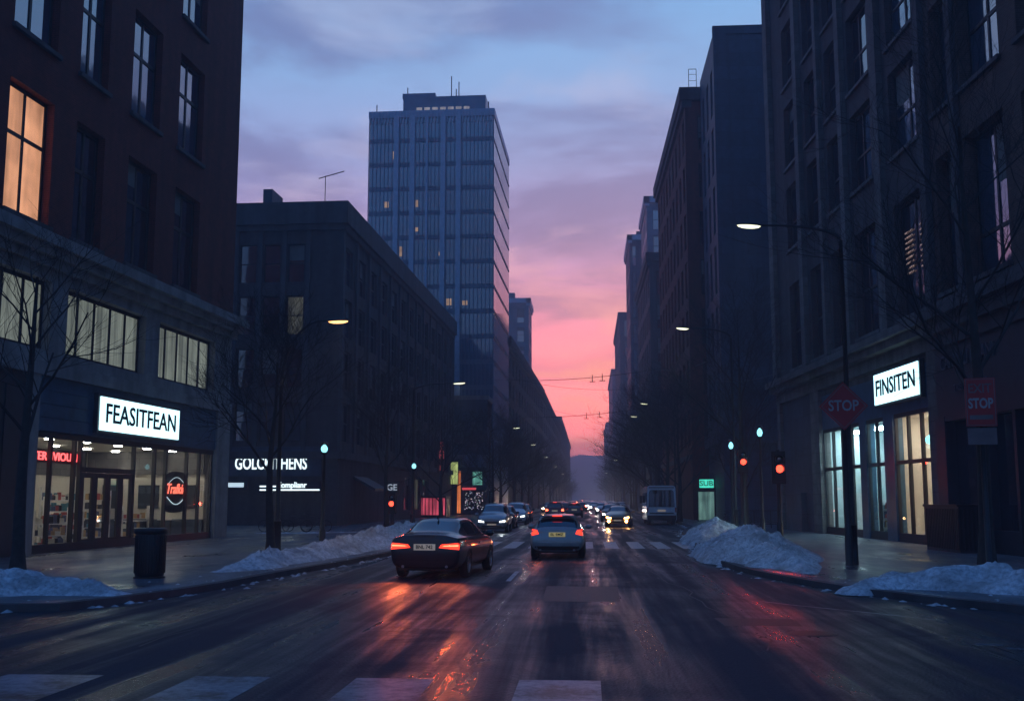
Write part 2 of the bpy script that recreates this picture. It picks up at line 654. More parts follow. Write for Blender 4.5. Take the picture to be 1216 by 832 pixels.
def tag(o, label=None, cat=None, group=None, kind=None):
    for k, v in (('label', label), ('category', cat), ('group', group), ('kind', kind)):
        if v:
            o[k] = v
    return o


def copy_thing(root, loc, rz, label, group=None, scale=None):
    def cp(o, par):
        c = o.copy()
        COL.objects.link(c)
        c.parent = par
        for ch in list(o.children):
            cp(ch, c)
        return c
    r = cp(root, None)
    r.location = loc
    r.rotation_euler = (0, 0, rz)
    if scale:
        r.scale = scale
    r['label'] = label
    if group:
        r['group'] = group
    return r


def text_mesh(name, txt, size, m, ext=.015, bold=0.0, width=None, shear=0.0, align='CENTER'):
    cu = bpy.data.curves.new(name, 'FONT')
    cu.body = txt
    cu.size = size
    cu.extrude = ext
    cu.offset = bold
    cu.shear = shear
    cu.align_x = align
    cu.align_y = 'CENTER'
    cu.resolution_u = 3
    o = bpy.data.objects.new(name, cu)
    COL.objects.link(o)
    dg = bpy.context.evaluated_depsgraph_get()
    me = bpy.data.meshes.new_from_object(o.evaluated_get(dg))
    bpy.data.objects.remove(o)
    bpy.data.curves.remove(cu)
    me.materials.clear()
    me.materials.append(M(m))
    me.name = name
    if width:
        xs = [v.co.x for v in me.vertices]
        k = width / (max(xs) - min(xs))
        mid = (max(xs) + min(xs)) / 2
        for v in me.vertices:
            v.co.x = (v.co.x - mid) * k
    # stand upright: text lies in xz, facing -y
    me.transform(Matrix.Rotation(pi / 2, 4, 'X'))
    return me


Rz = lambda a: Matrix.Rotation(a, 4, 'Z')
Tr = lambda x, y, z: Matrix.Translation((x, y, z))
WCACHE = {}


def window_meshes(w, h, nx, splits, pane, frame='window_frame', fw=.07):
    key = (round(w, 3), round(h, 3), nx, tuple(splits), pane, frame, fw)
    if key not in WCACHE:
        mb = MB()
        d = .08
        mb.box(0, fw, 0, d, 0, h)
        mb.box(w - fw, w, 0, d, 0, h)
        mb.box(fw, w - fw, 0, d, 0, fw)
        mb.box(fw, w - fw, 0, d, h - fw, h)
        for i in range(1, nx):
            x = w * i / nx
            mb.box(x - fw / 2, x + fw / 2, .003, d - .003, fw, h - fw)
        for s_ in splits:
            mb.box(fw, w - fw, -.004, d - .008, h * s_ - fw / 2, h * s_ + fw / 2)
        me = mb.mesh('window', frame)
        pb = MB()
        pb.quad((fw * .5, .04, fw * .5), (w - fw * .5, .04, fw * .5), (w - fw * .5, .04, h - fw * .5), (fw * .5, .04, h - fw * .5))
        WCACHE[key] = (me, pb.mesh('pane', pane))
    return WCACHE[key]


BR = random.Random(12)
mat('blind_cloth', (.16, .16, .15), .9, var=.2, vscale=1.5)


def facade(root, wall_mb, T, Wd, z0, z1, ops, t=.32, mi=0, recess=.2, sill=None):
    """a wall skin with real openings; ops: dict(x0,x1,z0,z1,nx,splits,pane,window=True)"""
    xs = sorted({0, Wd, *[o['x0'] for o in ops], *[o['x1'] for o in ops]})
    zs = sorted({z0, z1, *[o['z0'] for o in ops], *[o['z1'] for o in ops]})
    for i in range(len(xs) - 1):
        run = None
        for j in range(len(zs) - 1):
            cx_, cz_ = (xs[i] + xs[i + 1]) / 2, (zs[j] + zs[j + 1]) / 2
            solid = not any(o['x0'] < cx_ < o['x1'] and o['z0'] < cz_ < o['z1'] for o in ops)
            if solid and run is None:
                run = zs[j]
            if (not solid or j == len(zs) - 2) and run is not None:
                e = zs[j + 1] if solid else zs[j]
                if e > run:
                    wall_mb.quad(*[T @ Vector(p) for p in ((xs[i], 0, run), (xs[i + 1], 0, run), (xs[i + 1], 0, e), (xs[i], 0, e))], mi)
                run = None
    for o in ops:
        a, b, c, d = o['x0'], o['x1'], o['z0'], o['z1']
        for q in (((a, 0, c), (a, t, c), (b, t, c), (b, 0, c)), ((a, 0, d), (b, 0, d), (b, t, d), (a, t, d)),
                  ((a, 0, c), (a, 0, d), (a, t, d), (a, t, c)), ((b, 0, c), (b, t, c), (b, t, d), (b, 0, d))):
            wall_mb.quad(*[T @ Vector(p) for p in q], mi)
        if o.get('window', True):
            wm, pm = window_meshes(b - a, d - c, o.get('nx', 2), o.get('splits', (.6,)), o.get('pane', 'pane_dark'), o.get('frame', 'window_frame'), o.get('fw', .07))
            w_ = link('window', wm, root, T=T @ Tr(a, recess, c))
            link('pane', pm, w_)
            if o.get('pane', 'pane_dark') in ('pane_dark', 'pane_blue') and (b - a) > 1.0 and BR.random() < .34:
                bb_ = MB()
                hh_, w2 = (d - c) * BR.choice((.22, .4, .62)), (b - a) / o.get('nx', 2)
                k0 = BR.randrange(o.get('nx', 2))
                bb_.box(k0 * w2 + .06, (k0 + 1) * w2 - .06, .034, .0385, d - c - .05 - hh_, d - c - .05)
                bb_.build('blind', 'blind_cloth', w_)
            if o.get('label'):
                w_['label'] = o['label']
        if sill and c > 1:
            pb = MB()
            pb.box(a - .12, b + .12, -.14, recess - .01, c - .16, c + .003)
            link('sill', pb.mesh('sill', sill), root, T=T)


def band(mb, T, x0, x1, z0, z1, out, mi=0, back=.05):
    mb.box(x0, x1, -out, back, z0, z1, mi, T)


random.seed(4)

# ============================================================ the setting: ground, pavements, markings, hills
mb = MB()
mb.quad((-1500, -120, 0), (1500, -120, 0), (1500, 2600, 0), (-1500, 2600, 0))
tag(mb.build('road', 'asphalt'), kind='structure')

LK = [(0, 722), (70, 721), (150, 712), (215, 703), (270, 694), (330, 682), (400, 670), (470, 656)]
RK = [(1216, 724), (1100, 712), (1020, 702), (960, 692), (915, 684), (880, 676), (850, 666), (826, 655)]
lk = [G(px, py, .06) for px, py in LK]
rk = [G(px, py, .06) for px, py in RK]
left_line = [Vector((-70, 12.5, 0)), Vector((-30, 14.5, 0)), Vector((-16, 16.6, 0))] + lk + [Vector((-6.9, 46, 0)), Vector((-6.9, 60, 0)), Vector((-7.2, 90, 0)), Vector((-7.2, 1500, 0))]
right_line = [Vector((80, 11.5, 0)), Vector((30, 14.5, 0)), Vector((14, 16.9, 0))] + rk + [Vector((4.8, 50, 0)), Vector((5.2, 62, 0)), Vector((6.9, 76, 0)), Vector((7.2, 90, 0)), Vector((7.2, 1500, 0))]


def side(line, s, name, kname):
    poly = [(p.x, p.y) for p in line]
    far = [(s * 95, 1500), (s * 95, poly[0][1])]
    if s < 0:
        poly2 = poly + far
    else:
        poly2 = poly + far
    m_ = MB()
    m_.prism(poly2, -.04, .125)
    o = m_.build(name, 'paving')
    tag(o, kind='structure')
    kb = MB()
    n = len(line)
    offs = []
    for k in range(n):
        d = line[min(k + 1, n - 1)] - line[max(k - 1, 0)]
        d.z = 0
        d.normalize()
        nrm = Vector((d.y, -d.x, 0)) * (-s)       # towards the road is outside
        offs.append(nrm)
    for k in range(n - 1):
        a, b = line[k], line[k + 1]
        ra, rb = offs[k], offs[k + 1]
        a0, a1 = a - ra * -.03, a - ra * .2
        b0, b1 = b - rb * -.03, b - rb * .2
        v = [(q.x, q.y, z) for z in (-.03, .135) for q in (a0, b0, b1, a1)]
        i = len(kb.v)
        kb.v += v
        for f in ((0, 1, 2, 3), (4, 5, 6, 7), (0, 1, 5, 4), (3, 2, 6, 7)):
            kb.f.append(tuple(i + q for q in f))
            kb.m.append(0)
    o = kb.build(kname, 'dark_stone')
    tag(o, kind='structure')


side(left_line, -1, 'pavement_left', 'kerb_left')
side(right_line, 1, 'pavement_right', 'kerb_right')


def stripes(name, rects, z=.004, m='marking'):
    m_ = MB()
    for x0, x1, y0, y1 in rects:
        m_.quad((x0, y0, z), (x1, y0, z), (x1, y1, z), (x0, y1, z))
    return tag(m_.build(name, m), kind='structure')


stripes('near_crosswalk', [(x, x + w_, 8.2, 12.25) for x, w_ in ((-.76, .88), (-2.55, .86), (-4.36, .85), (-6.5, 1.1), (-8.3, .9))])
stripes('far_crosswalk', [(-5.5 + k * 1.03, -5.5 + k * 1.03 + .55, 44.2, 51.0) for k in range(10)], m='marking_fresh')
stripes('lane_dashes', [(-1.98, -1.86, 26.6, 30.2)] + [(-1.98, -1.86, y, y + 3) for y in range(60, 400, 9)], m='marking_fresh')
stripes('parking_line', [(-4.25, -4.15, 56, 110)])
mb = MB()
arc = [G(px, py, .004) for px, py in ((862, 704), (890, 712), (940, 718), (1000, 724), (1060, 730), (1112, 736))]  # pale strip painting a bright reflective streak along wet tyre tracks
for a, b in zip(arc[:-1], arc[1:]):
    mb.quad(a, b, b + Vector((0, .10, 0)), a + Vector((0, .10, 0)))
tag(mb.build('painted_reflection', 'marking'), kind='structure')
mb = MB()
for px, py in ((1196, 770), (1160, 765)):
    p = G(px, py, .004)
    mb.quad(p, p + Vector((.35, -.05, 0)), p + Vector((.35, .05, 0)), p + Vector((0, .12, 0)))
tag(mb.build('small_dashes', 'marking'), kind='structure')
mat('tar', (.006, .006, .007), .5, bump=.3)
rs = random.Random(3)
sm = MB()
for (x0, y0, x1, y1) in ((-6.0, 14.5, -5.2, 40), (2.4, 15, 1.2, 42), (.6, 26, 3.6, 31)):
    pts = []
    for k in range(25):
        t_ = k / 24
        pts.append(Vector((x0 + (x1 - x0) * t_ + rs.gauss(0, .10), y0 + (y1 - y0) * t_ + rs.gauss(0, .10), .0032)))
    for p0, p1 in zip(pts[:-1], pts[1:]):
        d_ = (p1 - p0).normalized()
        n_ = Vector((-d_.y, d_.x, 0)) * .014
        sm.quad(p0 - n_, p1 - n_, p1 + n_, p0 + n_)
tag(sm.build('tar_seams', 'tar'), kind='structure')
mat('road_patch', (.010, .012, .016), .5, var=.4, vscale=9, bump=.6, bscale=60)
pt = MB()
for (x, y, w_, h_) in ((-.9, 21.5, 1.5, 3.6), (2.1, 17.6, 1.2, 1.0)):
    pt.quad((x, y, .0021), (x + w_, y, .0021), (x + w_ + .05, y + h_, .0021), (x - .04, y + h_ + .1, .0021))
tag(pt.build('road_patches', 'road_patch'), kind='structure')
# round manhole cover on the road
mc = MB()
mc.lathe([(0.001, .012), (.30, .012), (.32, .008), (.36, .006), (.37, -.01)], 28)
p = G(965, 752)
tag(mc.build('manhole_cover', 'dark_metal', loc=(p.x, p.y, 0)), 'round dark manhole cover set in the wet road at the right', 'manhole cover')

# slush left along the gutters and crumbs of snow round the banks
sl_ = MB()
rs = random.Random(8)
for ln, s_ in ((left_line, -1), (right_line, 1)):
    for p0, p1 in zip(ln[2:-2], ln[3:-1]):
        L_ = (p1 - p0).length
        d_ = (p1 - p0).normalized()
        n_ = Vector((-d_.y, d_.x, 0)) * (1 if s_ > 0 else -1) * -1
        for k in range(int(L_ * 5)):
            q = p0 + d_ * rs.random() * L_
            side_ = rs.random()
            q = q + Vector((-s_ * abs(rs.gauss(0, .16)) - s_ * .06, 0, 0)) if side_ < .6 else q + Vector((s_ * abs(rs.gauss(.3, .9)), rs.gauss(0, .2), .123))
            q.z = .0 if side_ < .6 else .123
            r_ = rs.uniform(.02, .10) * (1 if side_ < .6 else .6)
            i0 = len(sl_.v)
            hh_ = r_ * rs.uniform(.25, .6)
            for j in range(7):
                t_ = 2 * pi * j / 7
                rr_ = r_ * rs.uniform(.6, 1.3)
                sl_.v.append((q.x + rr_ * cos(t_), q.y + 1.6 * rr_ * sin(t_), q.z))
            sl_.v.append((q.x, q.y, q.z + hh_))
            for j in range(7):
                sl_.f.append((i0 + j, i0 + (j + 1) % 7, i0 + 7))
                sl_.m.append(0)
tag(sl_.build('slush', 'snow', smooth=True), kind='stuff')

# hills
mb = MB()
N = 70
for k in range(N):
    x = -700 + 1400 * k / (N - 1)
    h = 14 + 40 * math.exp(-((x + 10) / 170) ** 2) + 20 * math.exp(-((x - 230) / 200) ** 2) + 14 * noise.noise(Vector((x / 90, 3, 0))) + 5 * noise.noise(Vector((x / 22, 8, 0)))
    for j, (yy, zz_) in enumerate(((1250, -2), (1300, .35 * h), (1400, .75 * h), (1480, h), (1700, -2))):
        mb.v.append((x, yy + 20 * noise.noise(Vector((x / 60, j, 1))), zz_))
for k in range(N - 1):
    for j in range(4):
        mb.f.append((k * 5 + j, (k + 1) * 5 + j, (k + 1) * 5 + j + 1, k * 5 + j + 1))
        mb.m.append(0)
mat('hill', (.05, .055, .05), .95, vscale=.05)
tag(mb.build('hills', 'hill', smooth=True), kind='structure')

# ============================================================ buildings


def win(x0, x1, z0, z1, **k):
    return dict(x0=x0, x1=x1, z0=z0, z1=z1, **k)


# ---- near left: red brick corner building over a pale stone shop storey
B = thing('brick_building', 'red brick corner building with pale stone shop storey and one orange lit upper window', 'building', (-18.7, 28, 0), RD(-2.7))
T = Rz(pi / 2)
LEN = 24.7
wall = MB()
ops = []
for u, w_ in ((1.9, 2.5), (6.05, 2.7), (10.0, 2.1), (14.3, 2.6), (18.8, 2.7)):
    for k, z0 in enumerate((11.15, 17.3, 23.4)):
        lit = (u == 6.05 and k == 0)
        ops.append(win(u - w_ / 2, u + w_ / 2, z0, z0 + 4.35, nx=2, splits=(.62,), fw=.13,
                       pane='pane_warm' if lit else ('pane_blue' if k else 'pane_dark'), label='window lit warm orange' if lit else None))
facade(B, wall, T, LEN, 10.2, 31, ops, mi=0, sill='dark_stone', recess=.28, t=.45)
wall.box(0, LEN, .45, 15, 10.2, 31, 0, T)
wall.build('wall', 'red_brick', B)
# shop storey: stone frame
st = MB()
up = []
for a, b in ((1.6, 7.9), (9.0, 15.2), (16.5, 22.6)):
    up.append(win(a, b, 6.95, 9.35, nx=5, splits=(), pane='pane_curtain', fw=.14, label='wide upper shop window lit through pale curtains'))
facade(B, st, T, LEN, 6.2, 10.2, up, t=.5, recess=.3)
st.box(0, LEN, .5, 15, 6.2, 10.25, 0, T)
for a, b in ((23.1, 24.7), (6.8, 7.45)):
    st.box(a, b, -.06, .5, .1, 6.2, 0, T)
st.box(0, 24.7, -.12, .45, 6.1, 6.55, 0, T)
st.box(24.3, 24.7, .5, 15, .1, 6.2, 0, T)
st.build('stone_storey', 'pale_stone', B)
co_ = MB()
co_.box(-.1, LEN + .1, -.25, .2, 9.75, 10.05, 0, T)
co_.box(-.2, LEN + .25, -.5, .2, 10.05, 10.35, 0, T)
co_.box(-.3, LEN + .4, -.75, .2, 10.35, 10.72, 0, T)
co_.build('cornice', 'pale_stone', B)
dw = MB()
dw.box(0, 6.8, .02, .4, .1, 6.1, 0, T)
for k in range(5):
    dw.box(.3 + k * 1.3, 1.4 + k * 1.3, -.02, .02, .3, 5.6, 0, T)
dw.build('side_wall', 'dark_panel', B)
sb = MB()
for k in range(4):
    sb.box(7.45, 23.1, .03 + .01 * (k % 2), .3, 4.25 + k * .46, 4.25 + k * .46 + .44, 0, T)
sb.box(7.45, 23.1, .1, .5, 4.2, 6.12, 0, T)
sb.build('fascia', 'navy_panel', B)
# shop window wall
fr = MB()
mull = [7.5, 8.7, 10.3, 10.75, 15.0, 16.9, 18.0, 20.2, 21.6, 23.0]
for u in mull:
    fr.box(u - .06, u + .06, .12, .26, .12, 4.25, 0, T)
fr.box(7.45, 23.1, .1, .3, .1, .42, 0, T)
fr.box(7.45, 23.1, .1, .3, 4.02, 4.25, 0, T)
fr.box(10.75, 15.0, .115, .27, 2.92, 3.1, 0, T)
fr.build('shop_frame', 'window_frame', B)
gl = MB()
for a, b in zip(mull[:-1], mull[1:]):
    if (a, b) == (10.75, 15.0):  # door bay
        gl.quad(*[T @ Vector(q) for q in ((a, .19, 3.1), (b, .19, 3.1), (b, .19, 4.02), (a, .19, 4.02))])
    else:
        gl.quad(*[T @ Vector(q) for q in ((a, .19, .42), (b, .19, .42), (b, .19, 4.02), (a, .19, 4.02))])
gl.build('shop_glazing', 'shop_glass', B)
for k in range(4):
    a = 10.85 + k * 1.02
    d_ = MB()
    d_.box(a, a + .2, .14, .22, .16, 2.9)
    d_.box(a + .8, a + 1.0, .14, .22, .16, 2.9)
    d_.box(a + .2, a + .8, .14, .22, .16, .5)
    d_.box(a + .2, a + .8, .14, .22, 2.72, 2.9)
    dd = d_.build('door', 'window_frame', B, T=T)
    h_ = MB()
    h_.tube([(a + .12, .08, 1.0), (a + .12, .08, 1.5)], .018, 6)
    h_.build('handle', 'rim', dd)
    g_ = MB()
    g_.quad((a + .2, .18, .5), (a + .8, .18, .5), (a + .8, .18, 2.72), (a + .2, .18, 2.72))
    g_.build('pane', 'shop_glass', dd)
# inside
rm = MB()
def room(T, a, b, y0, y1, z0, z1):
    m_ = MB()
    for q in (((a, y1, z0), (b, y1, z0), (b, y1, z1), (a, y1, z1)), ((a, y0, z0), (a, y1, z0), (a, y1, z1), (a, y0, z1)),
              ((b, y0, z0), (b, y0, z1), (b, y1, z1), (b, y1, z0)), ((a, y0, z1), (a, y1, z1), (b, y1, z1), (b, y0, z1))):
        m_.quad(*[T @ Vector(p_) for p_ in q])
    return m_
room(T, 7.45, 23.1, .32, 6.5, .13, 4.18).build('shop_interior', 'shop_wall', B)
fl = MB()
fl.box(7.45, 23.1, .32, 6.5, .05, .14, 0, T)
fl.build('shop_floor', 'shop_floor', B)
for k in range(12):
    c_ = MB()
    uu, vv = 8.4 + (k // 2) * 2.7, (1.6, 4.4)[k % 2]
    c_.lathe([(.001, 4.12), (.17, 4.12), (.17, 4.16)], 12, T @ Tr(uu, vv, 0))
    c_.build('ceiling_lamp', 'ceiling_warm', B)
bw_ = MB()
bw_.box(7.5, 23.05, 6.42, 6.49, 3.0, 4.17, 0, T)
bw_.build('bulkhead', 'grey_stone', B)
bw_ = MB(); bw_.box(22.95, 23.08, .5, 6.3, 3.1, 4.17, 0, T); bw_.build('bulkhead', 'grey_stone', B)
bw_ = MB(); bw_.box(22.97, 23.08, .5, 6.3, .14, 1.0, 0, T); bw_.build('wainscot', 'goods_5' if 'goods_5' in MATS else 'blue_panel', B)
for q in range(3):
    bw_ = MB()
    bw_.box(22.98, 23.06, .9 + q * 1.8, 1.9 + q * 1.8, 1.5, 2.6, 0, T)
    bw_.build('wall_panel', 'goods_5' if 'goods_5' in MATS else 'dark_panel', B)


def on_facade(B, T, u, v, z):
    """world matrix of a place on a facade"""
    return Tr(*B.location) @ Rz(B.rotation_euler.z) @ T @ Tr(u, v, z)


def box_sign(name, label, Mx, w, h, txt, tw, ts, face='sign_face', ink='letter_dark', back='dark_panel', bold=.0):
    r = link(name, None, T=Mx)
    tag(r, label, 'sign')
    b = MB()
    b.box(-w / 2 - .12, w / 2 + .12, .02, .22, -h / 2 - .12, h / 2 + .12)
    b.build('sign_box', back, r)
    f = MB()
    f.box(-w / 2, w / 2, -.03, .02, -h / 2, h / 2)
    f.build('sign_face', face, r)
    link('lettering', text_mesh('lettering', txt, ts, ink, .012, bold, tw), r, loc=(0, -.045, 0))
    return r


box_sign('shop_sign', 'glowing white box sign reading FEASITFEAN on the navy fascia', on_facade(B, T, 14.9, -.16, 5.1), 7.0, 1.25, 'FEASITFEAN', 6.2, 1.02, bold=.012)
# red neon in the left window
Mx = on_facade(B, T, 9.45, .3, 3.4)
r = tag(link('neon_sign', None, T=Mx), 'red neon word sign hung inside the left shop window', 'sign')
b_ = MB(); b_.box(-1.75, 1.75, .03, .07, -.22, .22); b_.build('backing', 'black_plastic', r)
link('lettering', text_mesh('lettering', 'TERNVIOUAN', .4, 'neon_red', .01, .004, 3.3), r)
# dark rounded panel with a red script neon
Mx = on_facade(B, T, 19.6, .4, 2.25)
r = tag(link('window_sign', None, T=Mx), 'dark rounded window sign with red script and white curve beside the right mullions', 'sign')
b_ = MB()
poly = []
for k in range(28):
    a = 2 * pi * k / 28
    ca, sa = cos(a), sin(a)
    poly.append((1.2 * math.copysign(abs(ca) ** .55, ca), .9 * math.copysign(abs(sa) ** .55, sa)))
b_.prism(poly, -.03, .03, T=Matrix.Rotation(pi / 2, 4, 'X'))
b_.build('panel', 'dark_panel', r)
link('lettering', text_mesh('lettering', 'Trafkin', .62, 'neon_red_soft', .01, .006, 1.9, .3), r, loc=(0, -.06, .12))
b_ = MB()
b_.tube([(-.95 + 1.9 * k / 14, -.06, -.22 - .32 * sin(pi * k / 14)) for k in range(15)], .02, 6)
b_.tube([(-.95 + 1.9 * k / 14, -.06, .3 + .34 * sin(pi * k / 14)) for k in range(15)], .012, 6)
b_.build('neon_curve', 'letter_strip', r)
# goods inside
mat('goods_red', (.4, .04, .05), .6)
goods_cols = [(.35, .05, .05), (.08, .1, .2), (.5, .5, .45), (.05, .2, .25), (.4, .25, .1), (.02, .02, .03)]
for i, c in enumerate(goods_cols):
    mat('goods_%d' % i, c, .6)
for (u, v, zt, lab) in ((11.0, 1.3, 1.4, 'low stocked shelf right behind the leftmost panes of the left shop'), (13.4, 2.3, 1.9, 'stocked shelf second from the left behind the left shop window'), (15.9, 3.9, 2.3, 'tall stocked shelf seen between the neon word and the shop doors'), (18.6, 5.0, 2.2, 'tall stocked shelf seen through the glass doors of the left shop'), (21.9, 5.2, 2.2, 'tall stocked shelf at the far back corner of the left shop'), (21.7, 3.2, 1.5, 'low stocked shelf behind the middle pane of the left shop')):
    r = tag(link('display_shelf', None, T=on_facade(B, T, u, v, .14) @ Rz(RD(-50))), lab, 'shelf', 'display shelves in the shop')
    f_ = MB()
    f_.box(-.6, -.57, -.2, .2, 0, zt); f_.box(.57, .6, -.2, .2, 0, zt)
    n = int(zt / .42)
    for k in range(n):
        f_.box(-.57, .57, -.2, .2, k * .42 + .05, k * .42 + .08)
    f_.build('shelf_frame', 'white_paint', r)
    for k in range(n):
        g_ = MB()
        x = -.55
        ids = []
        while x < .42:
            w_ = random.uniform(.07, .2)
            hh = random.uniform(.14, .32)
            i0 = len(g_.f)
            g_.box(x, x + w_, -.16, .1, k * .42 + .083, k * .42 + .083 + hh, random.randrange(6))
            x += w_ + .012
        g_.build('shelf_row', ['goods_%d' % q for q in range(6)], r)
for u, lab in ((18.2, 'small pale cafe table behind the middle shop pane'), (22.0, 'pale counter table under the dark rounded window sign')):
    r = tag(link('shop_table', None, T=on_facade(B, T, u, 1.6, .14)), lab, 'table')
    t_ = MB(); t_.box(-.7, .7, -.35, .35, .85, .9); t_.build('table_top', 'white_paint', r)
    for sx in (-.62, .62):
        for sy in (-.28, .28):
            l_ = MB(); l_.tube([(sx, sy, 0), (sx, sy, .85)], .025, 6); l_.build('leg', 'dark_metal', r)
r = tag(link('wall_poster', None, T=on_facade(B, T, 8.6, 6.42, 2.5)), 'green round poster on the back wall of the left shop', 'poster')
p_ = MB(); p_.box(-.6, .6, 0, .03, -.8, .8); p_.build('poster_sheet', 'white_paint', r)
p_ = MB(); p_.prism([(.4 * cos(2 * pi * k / 20), .4 * sin(2 * pi * k / 20)) for k in range(20)], 0, .01, T=Tr(0, 0, .1) @ Matrix.Rotation(pi / 2, 4, 'X')); p_.build('round_print', 'goods_3', r)

# ---- near right: grey building with pilasters, FINSITEN shop
B = thing('stone_building', 'dark grey office building with pale pilasters above the FINSITEN shop', 'building', (13.66, 42.8, 0), RD(3.89))
LR = 26.2
T = Tr(0, LR, 0) @ Rz(-pi / 2)
wall = MB()
ops = []
cols = ((3.7, 6.5, 2, 'a'), (8.3, 10.9, 2, 'b'), (12.3, 14.8, 2, 'c'), (16.2, 19.4, 3, 'd'), (21.7, 25.1, 2, 'e'))
for a, b, nx, k_ in cols:
    ops.append(win(a, b, 9.5, 14.5, nx=nx, splits=(.45,), pane='pane_dark', fw=.12))
    for k in range(4):
        z0 = 16.6 + 5.0 * k
        pn = 'pane_blue' if k_ in 'e' else 'pane_dark'
        ops.append(win(a, b, z0, z0 + 3.8, nx=nx, splits=(.45,), pane=pn, fw=.12))
facade(B, wall, T, LR, 9.0, 38, ops, mi=0, sill='grey_stone', t=.5, recess=.3)
wall.box(0, LR, .6, 14, 9.0, 38, 0, T)
wall.box(0, .01, 0.01, 14, .1, 38, 0, T)
wall.build('wall', 'dark_brick', B)
pl = MB()
for a, b in ((0, 1.0), (6.95, 7.7), (11.3, 11.8), (15.1, 15.75), (20.1, 21.0), (25.5, 26.15)):
    pl.box(a, b, -.28, .05, 9.0, 38, 0, T)
pl.build('pilasters', 'grey_stone', B)
bl = MB()  # blinds lit in one window
for s_ in (22.1, 23.8):
    for k in range(9):
        bl.box(s_, s_ + .9, .285, .3, 11.4 + k * .22, 11.46 + k * .22, 0, T)
emis('blind_glow', (1, .62, .45), .22)
bl.build('lit_blinds', 'blind_glow', B)
co_ = MB()
co_.box(-.2, LR + .1, -.75, .2, 8.7, 9.05, 0, T)
co_.box(-.1, LR, -.5, .2, 8.35, 8.7, 0, T)
co_.box(0, LR, -.12, .3, 7.75, 8.35, 0, T)
co_.build('cornice', 'grey_stone', B)
gs = MB()
for a, b in ((0, .7), (7.6, 9.2), (24.75, 26.2)):
    gs = MB(); gs.box(a, b, -.1, .5, .1, 7.75, 0, T); gs.build('stone_pier', 'grey_stone', B)
gs = MB(); gs.box(9.2, 24.75, .15, .5, 7.4, 7.75, 0, T); gs.build('lintel', 'grey_stone', B)
sw = MB()
sw.box(.7, 7.6, .1, .4, .1, 7.75, 0, T)
for k in range(14):
    sw.box(.9, 7.2, .06, .1, 1.2 + k * .28, 1.4 + k * .28, 0, T)
sw.box(2.4, 5.6, -.25, .1, .1, 2.3, 0, T)
sw.build('shutter_wall', 'blue_panel', B)
fs = MB()
fs.box(9.2, 24.75, .1, .5, 5.6, 7.4, 0, T)
fs.box(18.9, 20.15, .06, .5, .1, 5.6, 0, T)
fs.box(15.45, 16.4, .06, .5, .1, 5.6, 0, T)
fs.build('fascia', 'navy_panel', B)
fr = MB()
gl = MB()
for a, b, n in ((9.2, 15.45, 4), (16.4, 18.9, 2), (20.15, 24.75, 3)):
    for k in range(n + 1):
        u = a + (b - a) * k / n
        fr.box(max(a, u - .07), min(b, u + .07), .14, .28, .12, 5.6, 0, T)
    fr.box(a, b, .13, .29, .1, .5, 0, T)
    fr.box(a, b, .13, .29, 5.42, 5.6, 0, T)
    fr.box(a, b, .135, .285, 3.42, 3.58, 0, T)
    gl.quad(*[T @ Vector(q) for q in ((a, .2, .5), (b, .2, .5), (b, .2, 5.42), (a, .2, 5.42))])
fr.build('shop_frame', 'window_frame', B)
gl.build('shop_glazing', 'shop_glass', B)
room(T, 9.2, 19.4, .5, 5, .13, 5.5).build('shop_interior', 'shop_wall_blue', B)
room(T, 19.45, 24.75, .5, 5, .13, 5.5).build('shop_interior', 'shop_wall', B)
fl = MB(); fl.box(9.2, 24.75, .3, 5, .05, .14, 0, T); fl.build('shop_floor', 'shop_floor', B)
for u, m_ in ((10.3, 'ceiling_cool'), (13.5, 'ceiling_cool'), (17.3, 'ceiling_cool'), (21.2, 'ceiling_peach'), (23.4, 'ceiling_peach')):
    c_ = MB(); c_.box(u - .6, u + .6, 1.6, 2.0, 5.36, 5.44, 0, T); c_.build('ceiling_lamp', m_, B)
box_sign('shop_sign', 'tilted-looking glowing white box sign reading FINSITEN over the right shop', on_facade(B, T, 21.3, -.14, 6.8), 5.4, 1.35, 'FINSITEN', 4.8, 1.0, bold=.014)
for u, v, zt, lab in ((11.3, 1.1, 2.1, 'tall stocked shelf behind the cool lit panes of the right shop'), (16.7, 1.0, 1.8, 'stocked shelf behind the narrow middle window of the right shop'), (21.9, 1.0, 1.3, 'low stocked shelf behind the peach lit window of the right shop')):
    r = tag(link('display_shelf', None, T=on_facade(B, T, u, v, .14)), lab, 'shelf', 'display shelves in the shop')
    f_ = MB()
    f_.box(-.6, -.57, -.2, .2, 0, zt); f_.box(.57, .6, -.2, .2, 0, zt)
    n = int(zt / .42)
    for k in range(n):
        f_.box(-.57, .57, -.2, .2, k * .42 + .05, k * .42 + .08)
    f_.build('shelf_frame', 'white_paint', r)
    for k in range(n):
        g_ = MB()
        x = -.55
        while x < .42:
            w_ = random.uniform(.07, .2)
            g_.box(x, x + w_, -.16, .1, k * .42 + .083, k * .42 + .083 + random.uniform(.14, .32), random.randrange(6))
            x += w_ + .012
        g_.build('shelf_row', ['goods_%d' % q for q in range(6)], r)
r = tag(link('pendant_lamp', None, T=on_facade(B, T, 22.9, .6, 4.35)), 'round white pendant lamp glowing inside the right shop window', 'lamp')
l_ = MB(); l_.lathe([(.001, -.17), (.12, -.14), (.2, 0), (.12, .14), (.02, .2)], 16); l_.build('lamp_globe', 'globe_blue', r, True)
l_ = MB(); l_.tube([(0, 0, .19), (0, 0, 1.0)], .01, 5); l_.build('cord', 'dark_metal', r)

